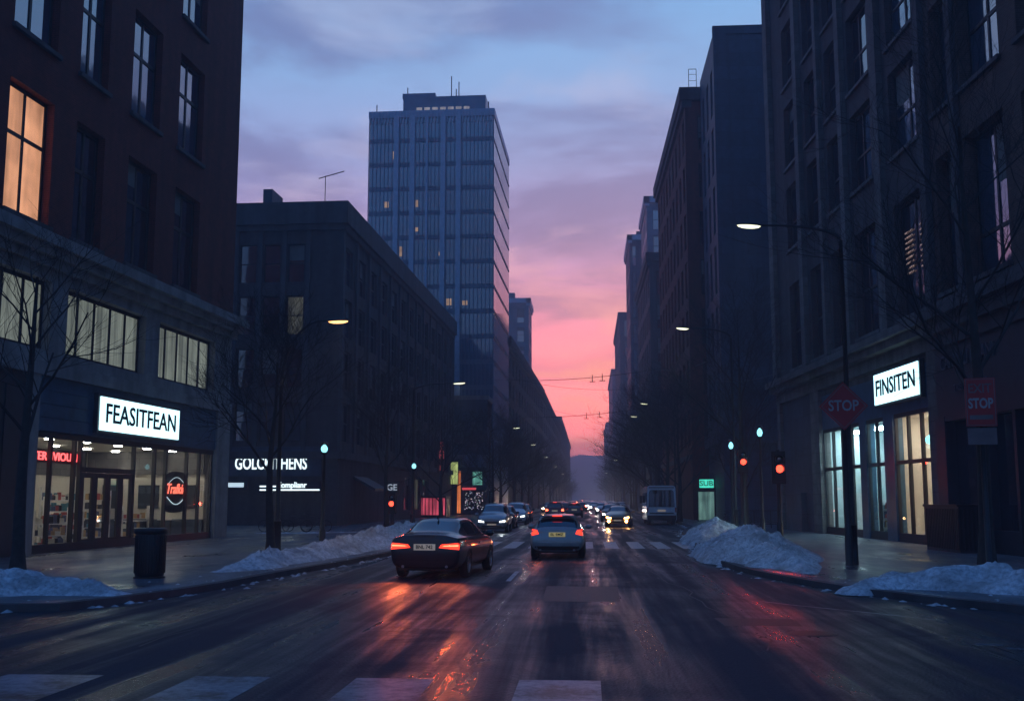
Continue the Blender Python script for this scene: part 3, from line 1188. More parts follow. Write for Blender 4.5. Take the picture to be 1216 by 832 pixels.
# ---- far near right: brown building with dim lettering
B = thing('brown_building', 'dark brown brick building with large windows at the right edge, dim lettering over its shop', 'building', (14.35, 28, 0), RD(3.89))
LR0 = 14.8
T = Tr(0, LR0, 0) @ Rz(-pi / 2)
wall = MB()
ops = []
for a, b, nx in ((1.1, 2.9, 1), (3.7, 6.9, 2), (8.2, 11.6, 2)):
    ops.append(win(a, b, 9.6, 14.8, nx=nx, splits=(.3,), pane='pane_blue', fw=.13))
    for k in range(4):
        ops.append(win(a, b, 16.6 + 5.05 * k, 20.8 + 5.05 * k, nx=nx, splits=(.5,), pane='pane_blue', fw=.13))
facade(B, wall, T, LR0, 8.6, 38, ops, sill='dark_stone', t=.6, recess=.42)
wall.box(0, LR0, .6, 14, 8.6, 38, 0, T)
wall.build('wall', 'brown_brick', B)
co_ = MB()
co_.box(0, LR0, -.7, .3, 8.6, 9.1, 0, T); co_.box(0, LR0, -.4, .3, 8.1, 8.6, 0, T); co_.box(0, LR0, -.15, .3, 7.6, 8.1, 0, T)
co_.box(0, .6, -.25, .3, 9.1, 38, 0, T); co_.box(3.05, 3.5, -.2, .3, 9.1, 38, 0, T)
co_.build('cornice', 'dark_stone', B)
fs = MB()
fs.box(0, LR0, 0, .4, 5.0, 7.6, 0, T)
fs.box(0, .9, -.1, .4, .1, 5.0, 0, T)
for k in range(5):
    fs.box(4.1 + k * 2.2, 4.3 + k * 2.2, -.02, .4, .1, 5.0, 0, T)
fs.box(.9, LR0, .02, .4, .1, .9, 0, T)
fs.box(.9, LR0, -.08, .4, 4.8, 5.0, 0, T)
fs.build('fascia', 'dark_panel', B)
gl = MB(); gl.quad(*[T @ Vector(q) for q in ((.9, .3, .9), (LR0, .3, .9), (LR0, .3, 4.8), (.9, .3, 4.8))]); gl.build('shop_glazing', 'pane_dark', B)
r = tag(link('lettering_sign', None, T=on_facade(B, T, 2.95, -.03, 6.95)), 'dim unlit metal lettering on the dark fascia at the right edge', 'sign')
link('lettering', text_mesh('lettering', 'CANALLI GRANI', .75, 'letter_metal', .03, 0, 4.6), r)
link('small_lettering', text_mesh('small_lettering', 'TRENSVRANN', .38, 'letter_metal', .02, 0, 2.8), r, loc=(.2, 0, -1.0))

# ---- middle left: long dark building
B = thing('long_building', 'long dark five storey building with flat cornice behind the warm street lamp', 'building', (-17.2, 75, 0), RD(-1.39))
LN, DP, HH = 53.6, 26, 22.5
TE = Rz(pi / 2)
TS = Tr(-DP, 0, 0)
wall = MB()
ops = []
for c in range(13):
    u = 1.3 + c * 4.12
    for k in range(4):
        z0 = 5.9 + k * 3.75
        ops.append(win(u - .2, u + 1.9, z0, z0 + 2.75, nx=2, splits=(.5,), pane='pane_blue' if (c == 0 and k > 1) else 'pane_dark', fw=.09))
facade(B, wall, TE, LN, 0.1, HH, ops + [win(24 + 5 * q, 27.5 + 5 * q, .9, 3.9, nx=3, splits=(), pane='pane_dim' if q % 2 else 'pane_dark') for q in range(3)], sill=None)
ops = []
for c in range(9):
    u = DP - 3.35 - c * 1.75
    for k in range(4):
        z0 = 5.9 + k * 3.75
        lit = (c == 0 and k == 2)
        ops.append(win(u - .62, u + .62, z0, z0 + 2.8, nx=1, splits=(.5,), pane='pane_dim' if lit else 'pane_dark', fw=.08, label='dimly lit window' if lit else None))
facade(B, wall, TS, DP, 0.1, HH, ops)
wall.box(0.32, LN, .32, DP - .32, .1, HH - .1, 0, TE)
wall.build('wall', 'dark_brick', B)
co_ = MB()
co_.box(-.45, LN + .3, -.45, DP, 21.3, 22.9, 0, TE)
co_.box(-.25, LN + .2, -.25, DP, 20.9, 21.3, 0, TE)
for k in range(14):
    co_.box(.35 + 4.12 * k - .5, .35 + 4.12 * k + .05, -.16, .05, 5.2, 20.9, 0, TE)
for k in range(9):
    co_.box(DP - 2.45 - 1.75 * k - .15, DP - 2.45 - 1.75 * k + .15, -.12, .05, 5.2, 20.9, 0, TS)
co_.box(-.3, LN, -.3, DP, 4.7, 5.2, 0, TE)
co_.build('stone_trim', 'dark_stone', B)
rf = MB()
rf.box(3, 5.6, 6.2, 6.9, 22.9, 24.9, 0, TE)
rf.build('roof_housing', 'blue_panel', B)
rf = MB(); rf.box(8, 12, 8, 12, 22.9, 24.1, 0, TE); rf.build('roof_housing', 'blue_panel', B)
for u, v, h in ((2, 1.9, 2.6), (3, 11.5, 3.2), (9, 3.0, 1.6)):
    a_ = MB(); a_.tube([TE @ Vector((u, v, 22.9)), TE @ Vector((u, v, 22.9 + h))], .03, 5)
    if v == 1.9:
        a_.tube([TE @ Vector((u, v + .5, 22.7 + h)), TE @ Vector((u, v - 1.4, 23.2 + h))], .04, 5)
    a_.build('antenna', 'dark_metal', B)
# lettering and light strips on the south face
r = tag(link('lettering_sign', None, T=on_facade(B, TS, DP - 4.75, -.14, 4.35)), 'glowing white letters GOLCKITHENS on the dark building behind the second tree', 'sign')
b_ = MB(); b_.box(-3.6, 3.6, .02, .12, -.85, 1.2); b_.build('sign_board', 'blue_panel', r)
link('lettering', text_mesh('lettering', 'GOLCKITHENS', 1.2, 'letter_white', .02, .012, 5.1), r, loc=(.05, -.02, 0))
r = tag(link('strip_sign', None, T=on_facade(B, TS, DP - 3.2, -.55, 2.85)), 'thin glowing strip sign with small script under the GOLCKITHENS letters', 'sign')
b_ = MB(); b_.box(-2.1, 2.1, -.02, .5, -.3, .3); b_.build('canopy', 'dark_panel', r)
b_ = MB(); b_.box(-2.1, 2.1, -.06, -.025, -.34, -.24); b_.box(-2.1, -.9, -.055, -.028, -.1, .0); b_.build('light_strip', 'letter_white', r)
link('lettering', text_mesh('lettering', 'Eomplianr', .55, 'letter_white', .02, .01, 2.0), r, loc=(.2, -.06, .03))
r = tag(link('light_box', None, T=on_facade(B, TS, DP - 7.0, -.4, 2.95)), 'short glowing light box left of the strip sign', 'sign')
b_ = MB(); b_.box(-.75, .75, 0, .35, -.28, .28); b_.build('box', 'dark_panel', r)
b_ = MB(); b_.box(-.75, .5, -.03, -.001, -.2, .1); b_.build('light_face', 'letter_strip', r)
# vertical red letters on the street side, red-lit shop window, awning
r = tag(link('vertical_sign', None, T=Tr(-16.1, 116, 6.45)), 'tall dim vertical sign with red letters at the far end of the long dark building', 'sign')
b_ = MB(); b_.box(-.1, 1.4, 0, .25, -1.7, 1.6); b_.build('sign_panel', 'brown_brick', r)
for k, ch in enumerate('SANIK'):
    link('letter', text_mesh('letter', ch, .74, 'letter_dim_red', .02, .01), r, loc=(.65, -.03, 1.2 - k * .62))
r = tag(link('shop_window_display', None, T=Tr(-16.5, 108, .13)), 'projecting shop window glowing red and white behind the black sedan', 'shop window')
b_ = MB(); b_.box(0, 2.6, 0, 3.4, 0, .25); b_.box(0, 2.6, 0, 3.4, 1.9, 2.1); b_.box(0, .12, 0, 3.4, .25, 1.9); b_.box(2.48, 2.6, 0, 3.4, .25, 1.9); b_.build('bay_frame', 'dark_panel', r)
b_ = MB(); b_.box(.12, 2.48, .08, .12, .25, 1.9); b_.build('pane', 'pane_red', r)
b_ = MB()
for k in range(7):
    b_.box(.2 + .34 * k, .26 + .34 * k, .04, .07, .25, 1.9)
b_.build('glazing_bars', 'dark_metal', r)
r = tag(link('awning', None, T=Tr(-17.0, 79.2, 3.6)), 'dark sloping shop awning on the long dark building', 'awning')
b_ = MB(); b_.prism([(0, 0), (1.6, -.9), (1.6, -1.1), (0, -.2)], 0, 5, T=Matrix.Rotation(pi / 2, 4, 'X') @ Matrix.Scale(-1, 4, (0, 0, 1))); b_.build('canvas', 'dark_panel', r)

# ---- low shop building and glass tower behind it
B = thing('corner_shop_building', 'small grey-blue corner building with orange and green lit shop below the tower', 'building', (-11.8, 129, 0), 0)
wall = MB()
wall.box(-4.6, 0, .3, 6, .1, 13.6)
facade(B, wall, Tr(-4.6, 0, 0), 4.6, .1, 13.6, [win(.5, 2.0, 8.3, 11, nx=1, pane='pane_blue'), win(2.6, 4.1, 8.3, 11, nx=1, pane='pane_blue'), win(1.9, 4.2, .6, 2.9, nx=2, splits=(), pane='pane_sparkle'), win(2.8, 4.1, 3.5, 5.2, nx=1, splits=(), pane='pane_green')])
facade(B, wall, Rz(pi / 2), 6, .1, 13.6, [win(.8, 2.4, 8.3, 11, nx=1, pane='pane_blue'), win(3.4, 5.0, 8.3, 11, nx=1, pane='pane_blue')])
wall.build('wall', 'blue_panel', B)
b_ = MB(); b_.box(-4.9, .3, -.3, 6, 6.6, 7.1); b_.build('ledge', 'pale_stone', B)
b_ = MB(); b_.box(-4.8, .2, -.2, 6, 13.6, 14.1); b_.build('cornice', 'pale_stone', B)
b_ = MB(); b_.box(-3.5, -3.1, -.12, -.0, .3, 5.2); b_.build('lit_door_surround', 'pane_orange', B)
b_ = MB(); b_.box(-2.9, -1.3, -.2, -.0, 3.0, 3.25); emis('red_glow', (1, .1, .12), .7); b_.build('red_strip', 'red_glow', B)
b_ = MB(); b_.lathe([(.001, -.25), (.2, -.15), (.25, 0), (.2, .15), (.001, .25)], 14, T=Tr(-1.3, -1.3, 6.3)); b_.build('globe_lamp_head', 'globe_blue', B, True)
b_ = MB()
b_.lathe([(2.0, 0), (1.9, .6), (1.4, 1.2), (.7, 1.6), (.01, 1.7)], 20, T=Tr(-1.6, -.4, 5.6) @ Matrix.Scale(.8, 4, (1, 0, 0)))
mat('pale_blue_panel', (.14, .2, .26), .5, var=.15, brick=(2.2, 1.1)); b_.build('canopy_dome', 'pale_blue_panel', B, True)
r = tag(link('hanging_sign', None, T=Tr(-15.6, 127.8, 5.0)), 'yellow green lit hanging sign left of the orange shop door', 'sign')
b_ = MB(); b_.box(-.55, .55, 0, .3, -1.4, 1.4); b_.build('sign_case', 'dark_panel', r)
b_ = MB(); b_.box(-.5, .5, -.03, -.002, -1.35, 1.2); lit_pane('pane_lime', (.75, .9, .3), .7, folds=4, dark=.2); b_.build('sign_face', 'pane_lime', r)

B = thing('glass_tower', 'tall blue glass office tower with pale vertical fins and roof plant room', 'tower', (-11.6, 135, 0), RD(-1.0))
TW, TDp, TH = 16.2, 21.5, 50.8
core = MB()
core.box(-TW + .05, -.05, .05, TDp - .05, .1, TH)
core.build('wall', 'tower_spandrel', B)
TS = Tr(-TW, 0, 0)
TE = Rz(pi / 2)
FL = 14
fh = (TH - 6) / FL
lit_cells = {(10, 2): 1, (8, 4): 1, (10, 6): 1, (8, 9): 1, (12, 3): 1, (7, 3): 1, (6, 10): 1, (6, 12): 1, (9, 6): 1}
for k in range(FL):
    z0 = 6 + k * fh
    g = MB()
    for a, b in ((0.1, TW - .1),):
        g.quad(*[TS @ Vector(q) for q in ((a, -.02, z0 + .4), (b, -.02, z0 + .4), (b, -.02, z0 + fh - .2), (a, -.02, z0 + fh - .2))])
    g.quad(*[TE @ Vector(q) for q in ((.1, -.02, z0 + .35), (TDp - .1, -.02, z0 + .35), (TDp - .1, -.02, z0 + fh - .15), (.1, -.02, z0 + fh - .15))])
    g.build('window_band', 'tower_glass', B)
mu = MB()
for k in range(FL + 1):
    z0 = 6 + k * fh
    mu.box(0, TW, -.06, .0, z0 - .08, z0 + .08, 0, TS)
    mu.box(0, TDp, -.1, .0, z0 - .09, z0 + .09, 0, TE)
for i in range(33):
    mu.box(i * TW / 32 - .05, i * TW / 32 + .05, -.12, 0, 6, TH, 0, TS)
for i in range(14):
    mu.box(i * TDp / 13 - .05, i * TDp / 13 + .05, -.03, 0, 6, TH, 0, TE)
mu.build('mullions', 'tower_spandrel', B)
for i, px in enumerate((467, 487, 505, 525, 544)):
    x = (px - VPX) / F * 136 + 11.6
    w_ = .14 if i == 2 else .3
    f_ = MB(); f_.box(x - w_, x + w_, -.5, -.02, 4, TH + .1); f_.build('fin', 'pale_fin', B)
pr = MB()
pr.box(-TW - .1, .1, -.15, .3, TH, TH + .9); pr.box(-.2, .12, .3, TDp, TH, TH + .9); pr.box(-TW - .1, -TW + .2, .3, TDp, TH, TH + .9)
for i in range(40):
    pr.box(-TW + i * TW / 40, -TW + i * TW / 40 + .12, -.3, -.15, TH - .8, TH + .8)
pr.build('parapet', 'pale_fin', B)
ph = MB(); ph.box(-12.4, -1.4, 3, 12, TH, TH + 3.9); ph.box(-12.6, -8.2, 3.5, 9, TH + 3.9, TH + 4.6); ph.build('plant_room', 'tower_spandrel', B)
cl = MB()
for i in range(7):
    cl.box(-10.6 + i * 1.05, -9.85 + i * 1.05, 2.9, 2.99, TH + .9, TH + 2.4)
lit_pane('pane_plant', (.75, .7, .75), .42, folds=2)
cl.build('plant_room_window', 'pane_plant', B)
for x, y, h in ((-12, 4, 5.6), (-11.2, 5, 5.2), (-5.6, 5, 5.6), (-6.1, 4, 7.0), (-5.1, 4, 6.2), (-15.5, 1, 2.2), (-.8, 1, 2.2), (-7, 6, 5)):
    a_ = MB(); a_.tube([(x, y, TH), (x, y, TH + h)], .07, 5)
    a_.build('antenna', 'dark_metal', B)
rng = random.Random(9)
for (fk, c) in lit_cells:
    z0 = 6 + fk * fh
    x = -TW + c * TW / 16
    w_ = rng.uniform(.3, .8)
    a_ = MB(); a_.box(x + .1, x + .1 + w_, -.045, -.025, z0 + .9, z0 + .9 + rng.uniform(.4, 1.4)); a_.build('lit_window', 'pane_tower', B)


def block(name, label, loc, w, d, h, rz, wallm, side_, ncols, nfl, z_first=6, pane='pane_dark', cornice='dark_stone', cat='building', ww=.5, south=3):
    """street-row building: side_=-1 left of the street (x<0), +1 right. origin at its street corner nearest the camera"""
    B = thing(name, label, cat, loc, rz)
    wall = MB()
    TT = Rz(pi / 2) if side_ < 0 else Tr(0, d, 0) @ Rz(-pi / 2)
    fhh = (h - 1.6 - z_first) / nfl
    pit = d / ncols
    ops = []
    for c in range(ncols):
        for k in range(nfl):
            a = (c + .5 - ww / 2) * pit
            ops.append(win(a, a + ww * pit, z_first + k * fhh + .6, z_first + (k + 1) * fhh - .6, nx=2 if pit * ww > 1.4 else 1, splits=(.5,), pane=pane, fw=.1))
    facade(B, wall, TT, d, .1, h, ops)
    TSo = Tr(-w, 0, 0) if side_ < 0 else Matrix.Identity(4)
    ops = []
    for c in range(south):
        pt = w / south
        for k in range(nfl):
            a = (c + .5 - .22) * pt
            ops.append(win(a, a + .44 * pt, z_first + k * fhh + .6, z_first + (k + 1) * fhh - .6, nx=1, splits=(.5,), pane=pane, fw=.1))
    facade(B, wall, TSo, w, .1, h, ops)
    wall.box(.32, d, .32, w - .05, .1, h - .1, 0, TT) if side_ < 0 else wall.box(0, d - .32, .32, w - .05, .1, h - .1, 0, TT)
    wall.build('wall', wallm, B)
    c_ = MB()
    c_.box(-.5, d + .5, -.5, .6, h - .9, h + .3, 0, TT)
    c_.box(-.3, d + .3, -.3, .6, h - 1.5, h - .9, 0, TT)
    if side_ < 0:
        c_.box(-w, .5, -.5, .6, h - .903, h + .297)
    else:
        c_.box(-.5, w, -.5, .6, h - .903, h + .297)
    c_.build('cornice', cornice, B)
    c_ = MB(); c_.box(0, d, -.2, .1, z_first - .6, z_first - .2, 0, TT); c_.build('ledge', cornice, B)
    rh = MB(); rh.box(w * .3 * side_, w * .6 * side_ + .1, d * .2, d * .4, h, h + 2.2) if w > 5 else None
    if rh.v:
        rh.build('roof_housing', wallm, B)
    return B


# right row
B = thing('slab_building', 'tall plain dark blue building with blank front beside the rust red one', 'building', (10.5, 85, 0), 0)
wall = MB()
TT = Tr(0, 11.2, 0) @ Rz(-pi / 2)
ops = [win(1.6 + 3.1 * c, 3.0 + 3.1 * c, 8.5 + 4.9 * k, 12.4 + 4.9 * k, nx=1, splits=(.5,), pane='pane_blue', fw=.1) for c in range(3) for k in range(6)]
facade(B, wall, TT, 11.2, .1, 39.4, ops)
facade(B, wall, Matrix.Identity(4), 16, .1, 39.4, [win(4.4, 5.9, 30.2, 33.4, nx=1, pane='pane_blue'), win(4.6, 6.0, 24.5, 27.6, nx=1, pane='pane_blue'), win(4.6, 6.0, 12.5, 15.6, nx=1, pane='pane_dark')])
wall.box(.32, 16, .32, 11.2, .1, 39.3)
wall.build('wall', 'blue_panel', B)
p_ = MB()
p_.box(-.35, 16, -.35, .4, 6.2, 7.2); p_.box(-.36, .4, .4, 11, 6.2, 7.2)
p_.box(-.1, 1.0, -.12, .2, .1, 6.2); p_.box(2.6, 3.1, -.12, .2, .1, 6.2); p_.box(5.6, 6.1, -.12, .2, .1, 6.2)
p_.box(-.12, .9, -.14, .2, 7.2, 39.7); p_.box(-.13, 16, -.13, .3, 39.0, 39.7)
p_.build('ledge', 'blue_panel', B)
p_ = MB(); p_.box(2.3, 3.7, 2, 3, 39.7, 40.1); p_.tube([(2.4, 2.2, 39.8), (2.4, 2.2, 40.5)], .05); p_.tube([(3.6, 2.2, 39.8), (3.6, 2.2, 40.5)], .05); p_.tube([(2.4, 2.2, 40.5), (3.6, 2.2, 40.5)], .05); p_.build('roof_housing', 'dark_metal', B)
B = block('rust_brick_building', 'tall rust red brick building with many windows facing the street at the right', (9.15, 97, 0), 12, 32, 38.8, RD(.75), 'rust_brick', 1, 9, 7)
p_ = MB()
p_.tube([(.4, -.2, 38.7), (.4, -.2, 40.9)], .03); p_.tube([(1.1, -.2, 38.7), (1.1, -.2, 40.9)], .03); p_.tube([(.4, -.2, 40.9), (1.1, -.2, 40.9)], .03)
for k in range(3):
    p_.tube([(.4, -.2, 39.2 + k * .6), (1.1, -.2, 39.2 + k * .6)], .02)
p_.build('roof_ladder', 'dark_metal', B)
block('grey_block', 'dark grey stone block one building beyond the rust brick one', (8.8, 150, 0), 10, 31, 35.5, RD(.4), 'dark_stone', 1, 7, 6)
block('far_block', 'pale blue slender high-rise beyond the grey block on the right', (9.6, 236, 0), 6, 22, 59.0, 0, 'blue_panel', 1, 5, 9, pane='pane_blue', cornice='pale_fin')
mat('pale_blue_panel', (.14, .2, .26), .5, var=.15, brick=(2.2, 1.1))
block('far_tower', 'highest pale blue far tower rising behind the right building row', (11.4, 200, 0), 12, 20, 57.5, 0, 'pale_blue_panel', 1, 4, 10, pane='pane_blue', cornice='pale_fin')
block('far_block', 'narrow dark flat-topped building standing third from the end of the right row', (10.0, 325, 0), 14, 60, 57, 0, 'dark_stone', 1, 6, 8)
block('far_block', 'far grey building second from the end of the right row', (11.0, 470, 0), 16, 80, 57, 0, 'blue_panel', 1, 5, 7)
block('far_block', 'farthest small building ending the right row against the pink sky', (12.5, 700, 0), 18, 120, 50, 0, 'dark_stone', 1, 5, 6)
# left row
block('row_building', 'dark brick row building with sloping roofline just beyond the glass tower', (-11.4, 158, 0), 14, 80, 25.2, RD(-1.25), 'dark_brick', -1, 14, 5, z_first=5)
block('row_building', 'long dark building farther along the left row with small windows', (-9.9, 240, 0), 16, 130, 25.5, RD(-.35), 'dark_stone', -1, 14, 5, z_first=5)
block('row_building', 'last dark building of the left row in the haze', (-9.3, 380, 0), 16, 220, 30, 0, 'dark_brick', -1, 12, 5, z_first=5)
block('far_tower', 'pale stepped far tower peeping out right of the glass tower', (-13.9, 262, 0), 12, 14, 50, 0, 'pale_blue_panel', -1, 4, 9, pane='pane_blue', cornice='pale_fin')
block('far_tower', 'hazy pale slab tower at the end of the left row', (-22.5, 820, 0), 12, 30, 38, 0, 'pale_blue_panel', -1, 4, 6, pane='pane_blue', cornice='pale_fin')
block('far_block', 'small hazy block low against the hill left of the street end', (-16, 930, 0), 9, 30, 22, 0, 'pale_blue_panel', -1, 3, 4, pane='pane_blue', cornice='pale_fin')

# green sign shop on the right
r = tag(link('green_sign', None, T=Tr(9.8, 92.0, 3.2) @ Rz(RD(-12))), 'small green glowing box sign on the corner of the plain blue building', 'sign')
b_ = MB(); b_.box(-.62, .62, 0, .25, -.38, .38); b_.build('sign_case', 'dark_panel', r)
b_ = MB(); b_.box(-.58, .58, -.03, -.002, -.34, .34); b_.build('sign_face', 'green_sign', r)
link('lettering', text_mesh('lettering', 'SUB', .62, 'sign_white', .01, .01, 1.1), r, loc=(0, -.045, 0))
r = tag(link('lit_shop_door', None, T=Tr(9.75, 92.1, .13) @ Rz(RD(-12))), 'dimly glowing shop door under the small green sign', 'shop door')
b_ = MB(); b_.box(-.75, -.65, 0, .2, 0, 2.5); b_.box(.65, .75, 0, .2, 0, 2.5); b_.box(-.65, .65, 0, .2, 2.4, 2.5); b_.build('door_frame', 'dark_metal', r)
b_ = MB(); b_.box(-.65, .65, .05, .1, .1, 2.4); lit_pane('pane_pale_green', (.4, .8, .7), .35, folds=5, dark=.1); b_.build('pane', 'pane_pale_green', r)


def sg(px, py, z=.125):
    p = G(px, py, z)
    return (p.x, p.y, .11)


# ============================================================ trees
def limb(mb, p, d, ln, r, lvl, maxl, rng, segs=3, spread=.6, up=.12, n=5, tw=.0055):
    pts, rad = [p.copy()], [r]
    d = d.normalized()
    for k in range(segs):
        d = (d + Vector((rng.gauss(0, .14), rng.gauss(0, .14), rng.gauss(0, .08) + up * .5))).normalized()
        p = p + d * (ln / segs)
        pts.append(p.copy())
        rad.append(r * (1 - .55 * (k + 1) / segs))
    mb.tube(pts, rad, n if lvl < 2 else (4 if lvl == 2 else 3), 0, cap=False)
    if lvl >= maxl:
        return
    kids = {0: 6, 1: 6, 2: 6, 3: 5, 4: 3}[lvl]
    for k in range(kids):
        f = .3 + .7 * (k + rng.random() * .6) / kids
        i = min(int(f * segs), segs - 1)
        q = pts[i].lerp(pts[i + 1], min(1, f * segs - i))
        side_v = Vector((rng.gauss(0, 1), rng.gauss(0, 1), rng.gauss(0, .45) + .15)).normalized()
        nd = (d * (1 - spread * .55) + side_v * spread).normalized()
        limb(mb, q, nd, ln * rng.uniform(.5, .72), max(rad[i] * .5, r * .28, tw), lvl + 1, maxl, rng, segs, spread, up, n, tw)


def make_tree(h, seed, trunk_r=.14, levels=4, label='', loc=(0, 0, .1), lean=0.0, fork=.42, tw=.0055, group=None, limbs=8, reach=.38):
    rng = random.Random(seed)
    r = thing('bare_tree', label, 'tree', loc, rng.random() * 6, group)
    tb = MB()
    pts, rad = [], []
    p = Vector((0, 0, -.1))
    n = 9
    for k in range(n + 1):
        f = k / n
        pts.append(Vector((lean * f * h + .06 * sin(f * 7 + seed), .05 * cos(f * 5 + seed), f * h * .82 - .1)))
        rad.append(trunk_r * (1.5 if k == 0 else 1) * (1 - .86 * f) + .01)
    tb.tube(pts, rad, 9)
    tb.build('trunk', 'bark', r, True)
    cb = MB()
    for k in range(limbs):
        f = fork + (1 - fork) * (k + rng.random() * .5) / limbs
        i = min(int(f * n), n - 1)
        q = pts[i].lerp(pts[i + 1], f * n - i)
        a = k * 2.4 + rng.random()
        el = .35 + .65 * f + rng.random() * .3
        d = Vector((cos(a), sin(a), el * 1.25))
        limb(cb, q, d, h * reach * (1.15 - .5 * f), max(rad[i] * .42, .014), 1, levels, rng, up=.14, tw=tw)
    cb.build('crown', 'twig', r)
    return r


make_tree(8.6, 3, .15, 3, 'bare young tree rising from the snow bank at the far left', sg(18, 690), .02, limbs=9, reach=.36)
make_tree(7.6, 11, .14, 4, 'bare tree standing in front of the GOLCKITHENS letters', sg(320, 662), limbs=9)
make_tree(8.6, 5, .15, 4, 'bare tree behind the left snow bank beside the red traffic light', sg(458, 632), limbs=9)
make_tree(13.5, 8, .17, 4, 'tall bare tree behind the red rectangular stop sign at the right edge', sg(1173, 686), .01, fork=.3, limbs=10, reach=.28)
tr1 = make_tree(12.6, 21, .2, 4, 'tall bare tree behind the right snow heap, its twigs under the tall street lamp', (8.6, 62, .1), limbs=10, reach=.36)
ta = make_tree(10.5, 31, .2, 4, 'broad bare street tree, first of the right row beyond the white minibus', (7.4, 90, .1), limbs=10, reach=.46, fork=.26, tw=.008, group='bare street trees along the avenue')
tb_ = make_tree(9.2, 37, .18, 4, 'bare street tree, first of the left row beyond the long dark building', (-8.6, 100, .1), limbs=10, reach=.42, fork=.26, tw=.008, group='bare street trees along the avenue')
ordn = ['second', 'third', 'fourth', 'fifth', 'sixth', 'seventh', 'eighth', 'ninth', 'tenth', 'eleventh', 'twelfth', 'thirteenth', 'fourteenth', 'fifteenth', 'sixteenth', 'seventeenth', 'eighteenth', 'nineteenth', 'twentieth']
rng = random.Random(77)
y = 92
for k in range(19):
    y += 9 + k * 1.6
    s = rng.uniform(.88, 1.15)
    copy_thing(rng.choice((ta, tb_)) if k > 2 else ta, (7.0 + rng.uniform(-.4, .4) + y * .004, y, .1), rng.random() * 6, '%s bare street tree of the dense right row beyond the minibus' % ordn[k], scale=(s * 1.1, s * 1.1, s))
y = 100
for k in range(17):
    y += 12 + k * 2
    s = rng.uniform(.8, 1.05)
    copy_thing(rng.choice((ta, tb_)), (-8.8 + rng.uniform(-.3, .5), y, .1), rng.random() * 6, '%s bare street tree of the left row below the dark building line' % ordn[k], scale=(s, s, s * .9))
copy_thing(tb_, (10.8, 76, .1), 2.0, 'bare tree against the blank blue building between the two globe lamps', scale=(1, 1, 1))
copy_thing(tb_, (-10.4, 78, .1), 3.3, 'bare tree in front of the red vertical sign', scale=(.9, .9, .85))


# ============================================================ street lamps
def add_light(parent, loc, color, watts, size, spot=False, rz=0):
    """the light a real lamp throws, placed at its lens"""
    ld = bpy.data.lights.new('lamp_light', 'SPOT' if spot else 'POINT')
    ld.energy = watts
    ld.color = color
    ld.shadow_soft_size = size
    if spot:
        ld.spot_size = RD(85)
        ld.spot_blend = 1.0
    o = bpy.data.objects.new('lamp_light', ld)
    COL.objects.link(o)
    o.parent = parent
    o.location = loc
    if spot:
        o.rotation_euler = (RD(-80), 0, rz)      # towards local -y, a little down
    return o


def street_lamp(label, loc, h, arm, rz, lens='lamp_white', rise=1.4, r0=.085, group='street lamps along the avenue', watts=100):
    """the arm reaches along local +x"""
    r = thing('street_lamp', label, 'street lamp', loc, rz, group)
    p = MB()
    p.tube([(0, 0, 0), (0, 0, 1.1)], [r0 * 1.7, r0 * 1.5], 12)
    p.tube([(0, 0, 1.1), (0, 0, 1.16), (0, 0, h - rise)], [r0 * 1.5, r0, r0 * .7], 12)
    p.build('pole', 'pole_metal', r, True)
    a = MB()
    pts = []
    for k in range(11):
        t = k / 10 * pi / 2
        pts.append((arm * .9 * (1 - cos(t)), 0, h - rise + rise * sin(t)))
    pts.append((arm, 0, h + .02))
    a.tube(pts, [r0 * .7 - .0026 * k for k in range(12)], 8)
    a.build('arm', 'pole_metal', r, True)
    hd = MB()
    S = Matrix.Translation((arm + .32, 0, h)) @ Matrix.Rotation(RD(-4), 4, 'Y') @ Matrix.Diagonal((1.6, .65, .42, 1))
    hd.lathe([(.24, 0), (.235, .06), (.19, .15), (.1, .21), (.001, .23)], 20, S)
    hd.build('lamp_head', 'pole_metal', r, True)
    ls = MB()
    ls.lathe([(.215, -.002), (.19, -.09), (.12, -.16), (.001, -.19)], 20, S)
    ls.build('lens', lens, r, True)
    ld = bpy.data.lights.new('lamp_light', 'SPOT')
    ld.energy = watts
    ld.color = (1, .62, .3) if lens == 'lamp_warm' else (.85, 1, .85)
    ld.spot_size = RD(150)
    ld.spot_blend = .8
    ld.shadow_soft_size = .14
    lo_ = bpy.data.objects.new('lamp_light', ld)
    COL.objects.link(lo_)
    lo_.parent = r
    lo_.location = (arm + .32, 0, h - .24)
    return r


